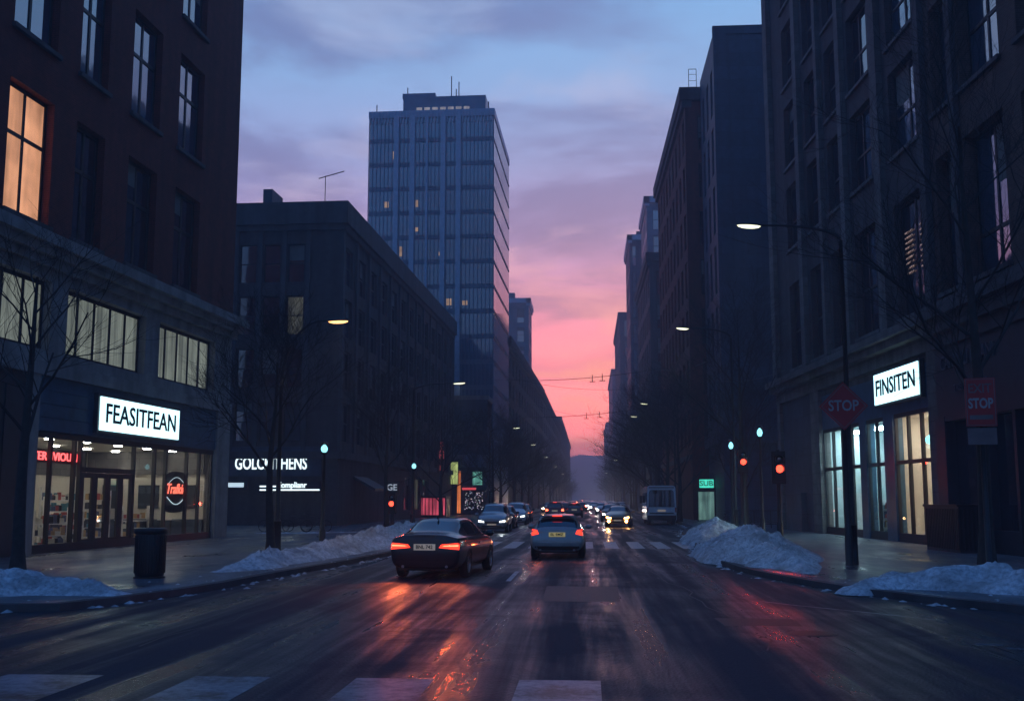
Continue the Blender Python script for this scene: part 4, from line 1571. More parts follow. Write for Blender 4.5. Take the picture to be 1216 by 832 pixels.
sl = street_lamp('street lamp glowing warm orange on a curved arm at the left pavement', (-10.3, 36.2, .12), 7.9, 1.55, RD(20), 'lamp_warm', 2.3, watts=220)
s2 = street_lamp('tall right street lamp above the diamond stop sign, arm reaching left over the road', (7.4, 31.7, .12), 9.75, 2.3, RD(180), 'lamp_white', .5)
s3 = copy_thing(s2, (7.9, 60, .12), RD(180), 'right street lamp second from the camera in front of the rust red building', scale=(1, 1, 1.14))
for x, y, rz, lab, src, sc in (
        (-9.9, 62, 0, 'left street lamp against the end of the long dark building, second on the left', s2, .86),
        (-9.6, 108, 0, 'third street lamp on the left pavement below the glass tower', s2, .9),
        (-9.6, 142, 0, 'fourth street lamp on the left pavement beside the sloping row building', s2, .9),
        (-9.6, 185, 0, 'fifth street lamp on the left pavement', s2, .9),
        (-9.6, 240, 0, 'sixth street lamp on the left pavement', s2, .9),
        (-9.6, 310, 0, 'seventh street lamp on the left pavement', s2, .9),
        (-9.6, 400, 0, 'eighth street lamp on the left pavement', s2, .9),
        (-9.6, 520, 0, 'farthest street lamp on the left pavement', s2, .9),
        (7.7, 98, 180, 'third street lamp on the right, upper of the two close bright heads', s2, 1.05),
        (7.7, 120, 180, 'fourth street lamp on the right, lower of the two close bright heads', s2, 1.1),
        (7.7, 200, 180, 'fifth street lamp on the right among the dense bare trees', s2, .9),
        (7.7, 300, 180, 'sixth street lamp on the right far down the avenue', s2, .9)):
    copy_thing(src, (x, y, .12), RD(rz), lab, scale=(1, 1, sc))


def globe_lamp(label, loc, h):
    r = thing('globe_lamp', label, 'lamp post', loc, 0, 'globe lamp posts')
    p = MB()
    p.tube([(0, 0, 0), (0, 0, .7), (0, 0, .75), (0, 0, h - .12)], [.13, .11, .07, .05], 10)
    p.build('pole', 'pole_metal', r, True)
    c = MB()
    c.lathe([(.05, h - .14), (.13, h - .1), (.13, h - .06), (.05, h - .06)], 14)
    c.lathe([(.001, h + .34), (.12, h + .3), (.15, h + .24), (.14, h + .22)], 14)
    c.build('lamp_collar', 'pole_metal', r, True)
    g = MB()
    g.lathe([(.03, h - .07), (.10, h - .01), (.125, h + .07), (.10, h + .15), (.03, h + .23)], 16)
    g.build('lamp_globe', 'globe_blue', r, True)
    return r


g0 = globe_lamp('slim lamp post with a bluish globe on the left pavement right of the second tree', (-9.5, 39.2, .12), 3.55)
copy_thing(g0, (-9.6, 60.5, .12), 0, 'slim lamp post with a small globe just left of the black sedan roof', scale=(1, 1, 1))
copy_thing(g0, (7.55, 58.5, .12), 0, 'right globe lamp post, lower and farther of the pair at the traffic lights', scale=(1, 1, 1.27))
copy_thing(g0, (7.75, 50, .12), 0, 'right globe lamp post, higher and nearer of the pair at the traffic lights', scale=(1, 1, 1.32))


# ============================================================ traffic lights
def traffic_light(label, loc, zred, rz=0):
    r = thing('traffic_light', label, 'traffic light', loc, rz, 'red traffic lights at the crossing')
    p = MB()
    p.tube([(0, 0, 0), (0, 0, .9), (0, 0, .95), (0, 0, zred + .75)], [.13, .12, .085, .075], 12)
    p.build('pole', 'dark_metal', r, True)
    h = MB()
    h.box(-.22, .22, -.34, -.1, zred - .5, zred + .62)
    h.box(-.27, .27, -.12, -.08, zred - .58, zred + .7)
    h.box(-.05, .05, -.1, 0, zred - .3, zred - .2)
    h.box(-.05, .05, -.1, 0, zred + .3, zred + .4)
    h.build('signal_head', 'black_plastic', r)
    for k, z in enumerate((zred + .37, zred, )):
        T_ = Tr(0, -.345, z) @ Matrix.Rotation(pi / 2, 4, 'X')
        v = MB()
        n = 16
        for j in range(n - 4):
            a0, a1 = -.5 + j * (pi + 1) / (n - 4), -.5 + (j + 1) * (pi + 1) / (n - 4)
            q = [T_ @ Vector((.17 * cos(a), .17 * sin(a), zz)) for a, zz in ((a0, 0), (a1, 0), (a1, .2), (a0, .2))]
            v.quad(*q)
        v.build('visor', 'black_plastic', r)
        l_ = MB()
        l_.lathe([(.15, 0), (.12, .03), (.06, .045), (.001, .05)], 18, T_)
        l_.build('signal_lens', 'red_light' if k == 1 else 'pane_dark', r, True)
    add_light(r, (0, -.5, zred), (1, .05, .03), 110, .12, spot=True)
    return r


traffic_light('red traffic light on a thick post, nearer of the right pair at the snow heap', sg(927, 648), 3.0)
traffic_light('red traffic light, farther of the right pair behind the snow heap', sg(884, 634), 3.75)
traffic_light('red traffic light on the left pavement behind the second snow bank', (-11.4, 64, .12), 1.55)
r = tag(link('hanging_sign', None, T=Tr(-11.4, 63.6, 2.55)), 'small dark plate with white letters above the left red traffic light', 'sign')
b_ = MB(); b_.box(-.42, .42, .2, .25, -.38, .42); b_.build('plate', 'dark_panel', r)
emis('letter_faint', (.8, .9, 1), .3)
link('lettering', text_mesh('lettering', 'GE', .5, 'letter_faint', .01, .01, .6), r, loc=(0, .19, .05))

# ============================================================ road signs
p = sg(1009, 671)
r = thing('stop_sign', 'dark red diamond stop sign on a thick grey post at the right kerb', 'stop sign', p, RD(-9))
b_ = MB(); b_.tube([(0, 0, 0), (0, 0, 1.0), (0, 0, 1.05), (0, 0, 4.6)], [.115, .105, .08, .07], 12); b_.build('pole', 'pole_metal', r, True)
zc_ = 4.42
b_ = MB(); b_.prism([(0, -.68), (.66, 0), (0, .68), (-.66, 0)], -.02, .02, T=Tr(0, -.14, zc_) @ Matrix.Rotation(pi / 2, 4, 'X')); b_.build('sign_plate', 'stop_red', r)
b_ = MB()
o_ = [(0, -.63), (.61, 0), (0, .63), (-.61, 0)]
i_ = [(0, -.60), (.58, 0), (0, .60), (-.58, 0)]
for k in range(4):
    a, b, c, d = o_[k], o_[(k + 1) % 4], i_[(k + 1) % 4], i_[k]
    b_.quad(*[(q[0], -.164, zc_ + q[1]) for q in (a, b, c, d)])
b_.build('sign_border', 'sign_white_worn', r)
link('lettering', text_mesh('lettering', 'STOP', .42, 'sign_white', .004, .008, .82), r, loc=(0, -.168, zc_))

r = thing('notice_sign', 'red rectangular EXIT STOP sign with white bar in front of the rightmost tree', 'sign', sg(1176, 688), RD(-14))
b_ = MB(); b_.tube([(0, 0, 0), (0, 0, 4.45)], [.07, .055], 10); b_.build('pole', 'pole_metal', r, True)
b_ = MB(); b_.box(-.33, .33, -.13, -.09, 3.5, 4.62); b_.build('sign_plate', 'stop_red', r)
b_ = MB(); b_.box(-.31, .31, -.13, -.09, 3.08, 3.46); b_.build('lower_plate', 'sign_white_worn', r)
b_ = MB(); b_.box(-.25, .25, -.14, -.131, 3.66, 3.76)
for a, b, c, d in ((-.31, .31, 4.585, 4.6), (-.31, .31, 3.52, 3.535), (-.31, -.295, 3.535, 4.585), (.295, .31, 3.535, 4.585)):
    b_.box(a, b, -.137, -.131, c, d)
b_.build('white_bar', 'sign_white_worn', r)
link('lettering', text_mesh('lettering', 'EXIT', .3, 'sign_white_worn', .004, .004, .5), r, loc=(0, -.137, 4.37))
link('lettering', text_mesh('lettering', 'STOP', .32, 'sign_white', .004, .01, .54), r, loc=(0, -.137, 4.02))

# ============================================================ street furniture
p = G(170, 687, .125)
r = thing('litter_bin', 'black round litter bin on the left pavement in front of the shop', 'litter bin', (p.x, p.y + .35, .125), 0)
b_ = MB(); b_.lathe([(.001, 0), (.30, 0), (.31, .04), (.335, .1), (.345, 1.0), (.33, 1.02)], 36); b_.build('body', 'dark_metal', r, True)
b_ = MB()
for k in range(30):
    a = 2 * pi * k / 30
    b_.box(-.012, .012, .33, .355, .12, .98, 0, Rz(a))
b_.build('ribs', 'dark_metal', r)
b_ = MB(); b_.lathe([(.33, 1.0), (.375, 1.02), (.38, 1.1), (.36, 1.14), (.24, 1.16), (.22, 1.1), (.001, 1.06)], 36); b_.build('rim', 'black_plastic', r, True)
b_ = MB(); b_.lathe([(.001, -.003), (.36, -.003), (.36, .03), (.3, .05)], 30); b_.build('base', 'black_plastic', r)

r = thing('ribbed_cabinet', 'dark ribbed wooden cabinet standing against the wall right of the FINSITEN window', 'cabinet', (13.0, 40.2, .125), RD(3.9))
b_ = MB(); b_.box(-.5, .5, -1.5, 1.5, 0, 1.55); b_.build('body', 'dark_panel', r)
b_ = MB()
for k in range(20):
    b_.box(-.53, -.5, -1.48 + k * .15, -1.40 + k * .15, .1, 1.48)
for k in range(7):
    b_.box(-.48 + k * .145, -.40 + k * .145, -1.53, -1.5, .1, 1.48)
b_.build('slats', 'dark_metal', r)
b_ = MB(); b_.box(-.58, .56, -1.58, 1.56, 1.55, 1.63); b_.build('top', 'dark_metal', r)


def bicycle(label, loc, rz, lean=RD(6)):
    r = thing('bicycle', label, 'bicycle', loc, rz, 'parked bicycles')
    L = Matrix.Rotation(lean, 4, 'X')
    for x in (-.52, .52):
        w = MB()
        T_ = L @ Tr(x, 0, .34) @ Matrix.Rotation(pi / 2, 4, 'X')
        prof = [(.32 + .02 * cos(a), .018 * sin(a)) for a in [2 * pi * k / 8 for k in range(9)]]
        w.lathe(prof, 28, T_)
        for k in range(10):
            a = pi * k / 10
            w.tube([T_ @ Vector((.3 * cos(a), .3 * sin(a), 0)), T_ @ Vector((-.3 * cos(a), -.3 * sin(a), 0))], .003, 3)
        w.build('wheel', 'rubber', r)
    f = MB()
    pts = {'bb': (-.08, 0, .3), 'seat': (-.25, 0, .82), 'head': (.36, 0, .8), 'rear': (-.52, 0, .34), 'front': (.52, 0, .34), 'bar': (.33, 0, .98), 'st': (-.22, 0, .72)}
    P_ = {k: L @ Vector(v) for k, v in pts.items()}
    for a, b in (('bb', 'seat'), ('bb', 'head'), ('st', 'head'), ('bb', 'rear'), ('st', 'rear'), ('head', 'front'), ('head', 'bar')):
        f.tube([P_[a], P_[b]], .018, 6)
    f.build('frame', 'pole_metal', r)
    h = MB(); h.tube([L @ Vector((.3, -.28, 1.0)), L @ Vector((.36, -.1, 1.0)), L @ Vector((.36, .1, 1.0)), L @ Vector((.3, .28, 1.0))], .014, 6); h.build('handlebar', 'black_plastic', r)
    s_ = MB(); s_.box(-.38, -.12, -.06, .06, .82, .87, 0, L); s_.build('saddle', 'black_plastic', r)
    return r


bk = bicycle('leftmost bicycle parked by the wall left of the second tree', (-17.4, 60.5, .125), .3)
copy_thing(bk, (-16.2, 60.9, .125), .5, 'middle bicycle parked by the wall left of the second tree')
copy_thing(bk, (-15.0, 60.4, .125), .2, 'bicycle parked nearest the second tree beside the other two')
copy_thing(bk, (9.0, 73.5, .125), 1.2, 'bicycle parked behind the far snow pile left of the traffic lights')
copy_thing(bk, (10.6, 72.5, .125), .8, 'bicycle parked between the two right traffic lights')

# railing on the right pavement in front of the shutter wall
r = thing('railing', 'thin dark metal railing behind the right traffic lights', 'railing', (9.4, 70.5, .125), RD(4))
f = MB()
f.tube([(0, 0, 1.1), (4.2, 0, 1.1)], .025, 6); f.tube([(0, 0, .25), (4.2, 0, .25)], .02, 6)
f.build('rail', 'dark_metal', r)
for k in range(5):
    q = MB(); q.tube([(k * 1.05, 0, 0), (k * 1.05, 0, 1.1)], .03, 6); q.build('post', 'dark_metal', r)
for k in range(28):
    q = MB(); q.tube([(.1 + k * .15, 0, .25), (.1 + k * .15, 0, 1.1)], .009, 4); q.build('bar', 'dark_metal', r)


# ============================================================ cars
def interp(stations):
    return stations


def car_body_mesh(st, ends):
    """st: list of dicts y, w, zb, belt, gx (glass base half width), gt (glass top half width), top; returns evaluated mesh with
    material indices 0 paint 1 rear glass 2 windscreen 3 side glass"""
    bm = bmesh.new()
    rings = []
    for s in st:
        w, zb, belt, top = s['w'], s['zb'], s['belt'], s['top']
        gx, gt = s['gx'], s['gt']
        mid = s.get('mid', zb + (belt - zb) * .45)
        half = [(0, zb), (.62 * w, zb), (.93 * w, zb + .05), (w, mid), (w * .99, belt - .13), (w * .94, belt), (gx, belt + .015), (gt, top - .05), (gt * .72, top), (0, top + .015)]
        ring = [bm.verts.new((x, s['y'] + s.get('sh', [0] * 10)[i], z)) for i, (x, z) in enumerate(half)]
        left = [bm.verts.new((-x, s['y'] + s.get('sh', [0] * 10)[i], z)) if 0 < i < 9 else ring[i] for i, (x, z) in enumerate(half)]
        rings.append((ring, left, s))
    for a, b in zip(rings[:-1], rings[1:]):
        g = a[2].get('g', '')
        for i in range(9):
            mi = 0
            if g == 'rear' and i in (7, 8):
                mi = 1
            elif g == 'front' and i in (7, 8):
                mi = 2
            elif g == 'front' and i == 6:
                mi = 3
            elif g == 'side' and i == 6:
                mi = 3
            elif g == 'rearq' and i in (7, 8):
                mi = 1
            f1 = bm.faces.new((a[0][i], b[0][i], b[0][i + 1], a[0][i + 1]))
            f1.material_index = mi
            f2 = bm.faces.new((a[1][i + 1], b[1][i + 1], b[1][i], a[1][i]))
            f2.material_index = mi
    for (ring, left, s), rev in ((rings[0], False), (rings[-1], True)):
        for i in range(9):
            vs = [ring[i], ring[i + 1], left[i + 1], left[i]]
            vs2 = []
            for v in vs:
                if v not in vs2:
                    vs2.append(v)
            if rev:
                vs2.reverse()
            bm.faces.new(vs2)
    bmesh.ops.recalc_face_normals(bm, faces=bm.faces)
    me = bpy.data.meshes.new('body_cage')
    bm.to_mesh(me)
    bm.free()
    o = bpy.data.objects.new('body_cage', me)
    COL.objects.link(o)
    m_ = o.modifiers.new('s', 'SUBSURF')
    m_.levels = 2
    m_.render_levels = 2
    dg = bpy.context.evaluated_depsgraph_get()
    out = bpy.data.meshes.new_from_object(o.evaluated_get(dg))
    bpy.data.objects.remove(o)
    return out


def cut_arches(me, spots, rad, half):
    o = bpy.data.objects.new('tmp_body', me)
    COL.objects.link(o)
    cut = MB()
    for y, z in spots:
        n = 28
        for s_ in (-1, 1):
            T_ = Matrix.Translation((s_ * half, y, z)) @ Matrix.Rotation(pi / 2, 4, 'Y')
            cut.prism([(rad * cos(2 * pi * k / n), rad * sin(2 * pi * k / n)) for k in range(n)], -.3, .3, T=T_)
    c = cut.build('tmp_cut', 'black_plastic')
    m_ = o.modifiers.new('b', 'BOOLEAN')
    m_.object = c
    m_.operation = 'DIFFERENCE'
    m_.solver = 'EXACT'
    dg = bpy.context.evaluated_depsgraph_get()
    out = bpy.data.meshes.new_from_object(o.evaluated_get(dg))
    bpy.data.objects.remove(o)
    bpy.data.objects.remove(c)
    return out


def split_mesh(me, idx, name, m):
    bm = bmesh.new()
    bm.from_mesh(me)
    bmesh.ops.delete(bm, geom=[f for f in bm.faces if f.material_index not in idx], context='FACES')
    for f in bm.faces:
        f.material_index = 0
        f.smooth = True
    o = bpy.data.meshes.new(name)
    bm.to_mesh(o)
    bm.free()
    o.materials.clear()
    o.materials.append(M(m))
    return o


def patch(bvh, c4, axis, off=.008, nu=8, nv=4, deep=.03):
    """a plate that hugs the body: c4 = four corners in the plane seen along axis ('rear' (x,z), 'front' (x,z), 'left'/'right' (y,z))"""
    mb_ = MB()
    grid = []
    for j in range(nv + 1):
        for i in range(nu + 1):
            u, v = i / nu, j / nv
            a = Vector(c4[0]).lerp(Vector(c4[1]), u)
            b = Vector(c4[3]).lerp(Vector(c4[2]), u)
            q = a.lerp(b, v)
            if axis == 'rear':
                o, d = Vector((q.x, -6, q.y)), Vector((0, 1, 0))
            elif axis == 'front':
                o, d = Vector((q.x, 6, q.y)), Vector((0, -1, 0))
            elif axis == 'right':
                o, d = Vector((4, q.x, q.y)), Vector((-1, 0, 0))
            else:
                o, d = Vector((-4, q.x, q.y)), Vector((1, 0, 0))
            h = bvh.ray_cast(o, d)
            pt = h[0] if h[0] is not None else (o + d * (4 if axis in ('rear', 'front') else 3.2))
            grid.append((pt - d * off, pt + d * deep))
    n = len(grid)
    mb_.v = [tuple(g[0]) for g in grid] + [tuple(g[1]) for g in grid]
    Wn = nu + 1
    for j in range(nv):
        for i in range(nu):
            k = j * Wn + i
            mb_.f.append((k, k + 1, k + Wn + 1, k + Wn))
            mb_.m.append(0)
    edge = [i for i in range(nu + 1)] + [j * Wn + nu for j in range(1, nv + 1)] + [nv * Wn + i for i in reversed(range(nu))] + [j * Wn for j in reversed(range(1, nv))]
    for a, b in zip(edge, edge[1:] + edge[:1]):
        mb_.f.append((a, b, b + n, a + n))
        mb_.m.append(0)
    return mb_


emis('tail_red', (1.0, .045, .02), 2.2)
emis('tail_red_deep', (1.0, .03, .03), .12)
emis('tail_bright', (1.0, .11, .05), 7)
emis('head_white', (.85, .95, 1.0), 14)
emis('head_warm', (1.0, .45, .13), 45)
emis('drl_white', (.85, .95, 1.0), 5)
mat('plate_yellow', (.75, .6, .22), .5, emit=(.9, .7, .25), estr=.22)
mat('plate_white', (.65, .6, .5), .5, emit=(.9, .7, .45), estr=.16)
paint('paint_black', (.010, .011, .015))
paint('paint_teal', (.27, .31, .33), .4, .3)
paint('paint_silver', (.30, .32, .35), .6)
paint('paint_dark', (.03, .035, .05))
paint('paint_gold', (.38, .22, .10), .3)
paint('paint_red', (.12, .02, .03), .3)
paint('paint_white', (.75, .77, .78), .0)
mat('roof_silver', (.35, .38, .42), .3, metal=.4, coat=.6)

emis('far_head', (1.0, .86, .74), 420)
emis('far_head_warm', (1.0, .5, .22), 420)
emis('far_tail', (1.0, .15, .08), 50)

SEDAN = dict(L=4.8, W=.93, wb=(-1.42, 1.43), st=[
    dict(y=-2.38, w=.84, zb=.27, belt=.98, gx=.74, gt=.66, top=1.07, mid=.62, sh=[0, 0, -.02, -.04, -.02, -.01, 0, .0, .0, .0]),
    dict(y=-2.30, w=.88, zb=.24, belt=.995, gx=.76, gt=.66, top=1.085, mid=.62, sh=[0, 0, -.05, -.09, -.05, 0, 0, 0, 0, 0]),
    dict(y=-2.05, w=.92, zb=.21, belt=1.0, gx=.78, gt=.66, top=1.09),
    dict(y=-1.72, w=.93, zb=.24, belt=1.0, gx=.80, gt=.68, top=1.10, g='rear'),
    dict(y=-.98, w=.93, zb=.22, belt=.985, gx=.80, gt=.60, top=1.42, g='side'),
    dict(y=-.75, w=.93, zb=.22, belt=.98, gx=.80, gt=.61, top=1.46, g='side'),
    dict(y=.05, w=.93, zb=.22, belt=.97, gx=.80, gt=.62, top=1.48, g='side'),
    dict(y=.48, w=.93, zb=.22, belt=.965, gx=.80, gt=.62, top=1.42, g='front'),
    dict(y=1.18, w=.93, zb=.22, belt=.95, gx=.82, gt=.70, top=1.06),
    dict(y=1.75, w=.92, zb=.23, belt=.90, gx=.80, gt=.68, top=.98),
    dict(y=2.2, w=.86, zb=.26, belt=.78, gx=.72, gt=.6, top=.86),
    dict(y=2.36, w=.76, zb=.30, belt=.68, gx=.62, gt=.5, top=.74)])
# hatchback cage
HATCH = dict(L=4.3, W=.91, wb=(-1.32, 1.36), st=[
    dict(y=-2.16, w=.82, zb=.27, belt=.93, gx=.72, gt=.66, top=1.0, mid=.60, sh=[0, 0, -.02, -.05, 0, .02, .02, .03, .03, .03]),
    dict(y=-2.08, w=.87, zb=.25, belt=.97, gx=.78, gt=.70, top=1.04, mid=.60, sh=[0, 0, -.04, -.10, -.01, 0, 0, 0, 0, 0], g='rear'),
    dict(y=-1.72, w=.905, zb=.26, belt=1.0, gx=.80, gt=.62, top=1.44),
    dict(y=-1.55, w=.91, zb=.24, belt=1.0, gx=.80, gt=.62, top=1.50, g='side'),
    dict(y=-.6, w=.91, zb=.22, belt=.98, gx=.80, gt=.63, top=1.54, g='side'),
    dict(y=.1, w=.91, zb=.22, belt=.97, gx=.80, gt=.63, top=1.53, g='side'),
    dict(y=.55, w=.91, zb=.22, belt=.965, gx=.80, gt=.62, top=1.46, g='front'),
    dict(y=1.2, w=.91, zb=.22, belt=.96, gx=.82, gt=.70, top=1.10),
    dict(y=1.65, w=.9, zb=.23, belt=.92, gx=.79, gt=.66, top=1.0),
    dict(y=2.0, w=.85, zb=.26, belt=.80, gx=.70, gt=.58, top=.87),
    dict(y=2.14, w=.76, zb=.30, belt=.69, gx=.62, gt=.5, top=.75)])
MPV = dict(L=4.6, W=.93, wb=(-1.4, 1.42), st=[dict(s, y=s['y'] * 1.06, top=s['top'] + (.16 if s['top'] > 1.3 else .06), belt=s['belt'] + .06) for s in HATCH['st']])
CARCACHE = {}


def wheel(parent, x, y, z, rad, side_, shared):
    if 'w' not in shared:
        t = MB()
        t.lathe([(rad * .66, -.1), (rad * .9, -.105), (rad * .985, -.085), (rad, -.03), (rad, .03), (rad * .985, .085), (rad * .9, .105), (rad * .66, .1)], 32, Matrix.Rotation(pi / 2, 4, 'Y'))
        rm_ = MB()
        rm_.lathe([(rad * .67, .06), (rad * .66, .095), (rad * .61, .09), (rad * .58, .045), (rad * .56, .03)], 32, Matrix.Rotation(pi / 2, 4, 'Y'))
        rm_.lathe([(.001, .085), (.05, .08), (.06, .05)], 16, Matrix.Rotation(pi / 2, 4, 'Y'))
        for k in range(5):
            a = 2 * pi * k / 5
            for da in (-.1, .1):
                R_ = Matrix.Rotation(a + da, 4, 'X')
                rm_.box(.045, .08, -.022, .022, .04, rad * .62, 0, R_)
        dk_ = MB()
        dk_.lathe([(.001, .0), (rad * .64, .01)], 24, Matrix.Rotation(pi / 2, 4, 'Y'))
        shared['w'] = (t.mesh('tyre', 'rubber', True), rm_.mesh('rim', 'rim'), dk_.mesh('brake_disc', 'dark_metal'))
    t, r_, d_ = shared['w']
    w = link('wheel', t, parent, T=Matrix.Translation((x, y, z)) @ (Rz(pi) if side_ < 0 else Matrix.Identity(4)))
    link('rim', r_, w)
    link('brake_disc', d_, w)


def make_car(name, label, kind, pm, loc, rz, tail=None, head=None, detail=True, roofm=None, plate=('plate_white', ''), cat='car', group=None, brake=False, tails_shape=None):
    spec = kind
    key = id(spec)
    if key not in CARCACHE:
        me = car_body_mesh(spec['st'], None)
        me = cut_arches(me, [(y, .33) for y in spec['wb']], .385, spec['W'] + .1)
        bm = bmesh.new(); bm.from_mesh(me); bvh = BVHTree.FromBMesh(bm); bm.free()
        CARCACHE[key] = (me, bvh, {})
    me, bvh, sh = CARCACHE[key]
    r = thing(name, label, cat, loc, rz, group)
    W_ = spec['W']
    bme = split_mesh(me, (0,), 'body', pm)
    if roofm:
        bme.materials.append(M(roofm))
        zt_ = spec['st'][4]['top'] - .14
        for f in bme.polygons:
            if f.center.z > zt_ and f.normal.z > .5:
                f.material_index = 1
    body = link('body', bme, r)
    link('rear_window', split_mesh(me, (1,), 'rear_window', 'car_glass'), r)
    link('windscreen', split_mesh(me, (2,), 'windscreen', 'car_glass'), r)
    link('side_windows', split_mesh(me, (3,), 'side_windows', 'car_glass'), r)
    for y in spec['wb']:
        for s_ in (-1, 1):
            wheel(r, s_ * (W_ - .12), y, .33, .33, s_, sh)
    ub = MB(); ub.box(-W_ + .22, W_ - .22, spec['st'][0]['y'] + .2, spec['st'][-1]['y'] - .2, .2, .34); ub.build('underbody', 'black_plastic', r)
    hb = spec is not SEDAN
    # mirrors
    for s_ in (-1, 1):
        m_ = MB()
        S = Matrix.Translation((s_ * (W_ + .1), .62, 1.04)) @ Matrix.Diagonal((.12, .07, .09, 1))
        m_.lathe([(.001, -1), (.6, -.8), (1, -.2), (1, .3), (.7, .85), (.001, 1)], 12, S)
        m_.box(min(s_ * (W_ - .1), s_ * (W_ + .02)), max(s_ * (W_ - .1), s_ * (W_ + .02)), .6, .66, .99, 1.03)
        m_.build('mirror', pm, r, True)
    # rear
    for s_ in (-1, 1):
        if not hb:
            c4 = [(s_ * .36, .765), (s_ * .86, .72), (s_ * .865, .885), (s_ * .42, .845)]
            tl = patch(bvh, c4, 'rear', .012, 12, 4)
            tl.build('tail_light', tail or 'tail_red_deep', r, True)
            c4 = [(s_ * .45, .80), (s_ * .84, .80), (s_ * .84, .835), (s_ * .50, .82)]
            patch(bvh, c4, 'rear', .018, 10, 2).build('light_bar', 'tail_bright' if tail == 'tail_red' else 'tail_red_deep', r, True)
        else:
            c4 = [(s_ * .60, .86), (s_ * .86, .80), (s_ * .83, 1.02), (s_ * .66, 1.0)]
            tl = patch(bvh, c4, 'rear', .012, 8, 5)
            tl.build('tail_light', tail or 'tail_red_deep', r, True)
    if detail:
        pz = .78 if not hb else .84
        patch(bvh, [(-.27, pz - .075), (.27, pz - .075), (.27, pz + .075), (-.27, pz + .075)], 'rear', .02, 4, 2).build('number_plate', plate[0], r)
        zt = .52
        patch(bvh, [(-.76, .30), (.76, .30), (.72, .44), (-.72, .44)], 'rear', .004, 12, 3).build('rear_bumper_trim', 'black_plastic', r)
        if plate[1]:
            tm = text_mesh('plate_lettering', plate[1], .12, 'letter_dark', .002, .003, .42)
            hit = bvh.ray_cast(Vector((0, -6, pz)), Vector((0, 1, 0)))[0]
            link('plate_lettering', tm, r, loc=(0, hit.y - .032, pz))
        for s_ in (-1, 1):
            for (ya, yb) in ((.33, .35), (-.62, -.60)):
                patch(bvh, [(ya, .32), (yb, .32), (yb, .93), (ya, .93)], 'right' if s_ > 0 else 'left', .002, 1, 8, .01).build('door_seam', 'black_plastic', r)
            patch(bvh, [(-.22, .80), (-.02, .80), (-.02, .83), (-.22, .83)], 'right' if s_ > 0 else 'left', .02, 4, 1).build('door_handle', pm, r)
            patch(bvh, [(-1.0, .27), (1.0, .27), (1.0, .34), (-1.0, .34)], 'right' if s_ > 0 else 'left', .01, 10, 1).build('sill_trim', 'black_plastic', r)
            # B pillar
            patch(bvh, [(-.16, 1.0), (-.06, 1.0), (-.06, 1.36), (-.16, 1.36)], 'right' if s_ > 0 else 'left', .006, 2, 4).build('pillar', 'black_plastic', r)
            e_ = MB(); e_.tube([(s_ * .55, spec['st'][0]['y'] + .05, .31), (s_ * .55, spec['st'][0]['y'] - .02, .31)], .035, 10); e_.build('exhaust', 'rim', r)
    if hb and detail:
        patch(bvh, [(-.62, .56), (.62, .56), (.66, .60), (-.66, .60)], 'rear', .004, 12, 1).build('bumper_crease', roofm or pm, r)
        sp_ = MB(); sp_.box(-.6, .6, -1.86, -1.6, spec['st'][3]['top'] - .035, spec['st'][3]['top'] + .0); sp_.build('roof_spoiler', pm, r)
        b3 = MB(); b3.box(-.16, .16, -1.885, -1.862, spec['st'][3]['top'] - .04, spec['st'][3]['top'] - .005); b3.build('brake_light', 'tail_red', r)
    # front
    if tail in ('tail_red', 'tail_bright') and detail:
        for s_ in (-1, 1):
            add_light(r, (s_ * .66, spec['st'][0]['y'] - .16, .82), (1, .17, .05), 85 if kind is SEDAN else 8, .06, spot=True)
    if head and detail:
        for s_ in (-1, 1):
            add_light(r, (s_ * .62, spec['st'][-1]['y'] + .12, .64), (1, .55, .2) if head == 'head_warm' else (.85, .95, 1), 40 if head == 'head_warm' else 16, .07, spot=True, rz=pi)
    for s_ in (-1, 1):
        patch(bvh, [(s_ * .44, .60), (s_ * .76, .62), (s_ * .78, .73), (s_ * .48, .68)], 'front', .012, 6, 3).build('headlight', head or 'sign_white', r, True)
    if detail or head:
        patch(bvh, [(-.4, .5), (.4, .5), (.42, .66), (-.42, .66)], 'front', .008, 8, 3).build('grille', 'black_plastic', r)
        patch(bvh, [(-.6, .34), (.6, .34), (.55, .44), (-.55, .44)], 'front', .006, 8, 3).build('front_air_intake', 'black_plastic', r)
        patch(bvh, [(-.26, .44), (.26, .44), (.26, .53), (-.26, .53)], 'front', .02, 3, 2).build('front_plate', 'plate_white', r)
    a_ = MB()
    a_.prism([(-.0, 0), (.16, 0), (.03, .07)], -.015, .015, T=Tr(0, spec['st'][4]['y'] - .12, spec['st'][5]['top'] - .03) @ Rz(pi / 2) @ Matrix.Rotation(pi / 2, 4, 'X'))
    a_.build('roof_aerial', 'black_plastic', r)
    return r


mk = make_car
# the two nearest
pc = G(528, 681)
mk('driving_car', 'black sedan driving away with glowing red tail lights, nearest car on the left', SEDAN, 'paint_black', (-3.75, 29.4, 0), RD(-6), tail='tail_red', plate=('plate_white', 'BNL 742'))
mk('driving_car', 'teal grey hatchback with yellow plate in the middle lane', HATCH, 'paint_teal', (-1.0, 38.6, 0), RD(-.5), tail='tail_red', roofm='roof_silver', plate=('plate_yellow', 'EL 5MZ')).scale = (1, 1, .94)
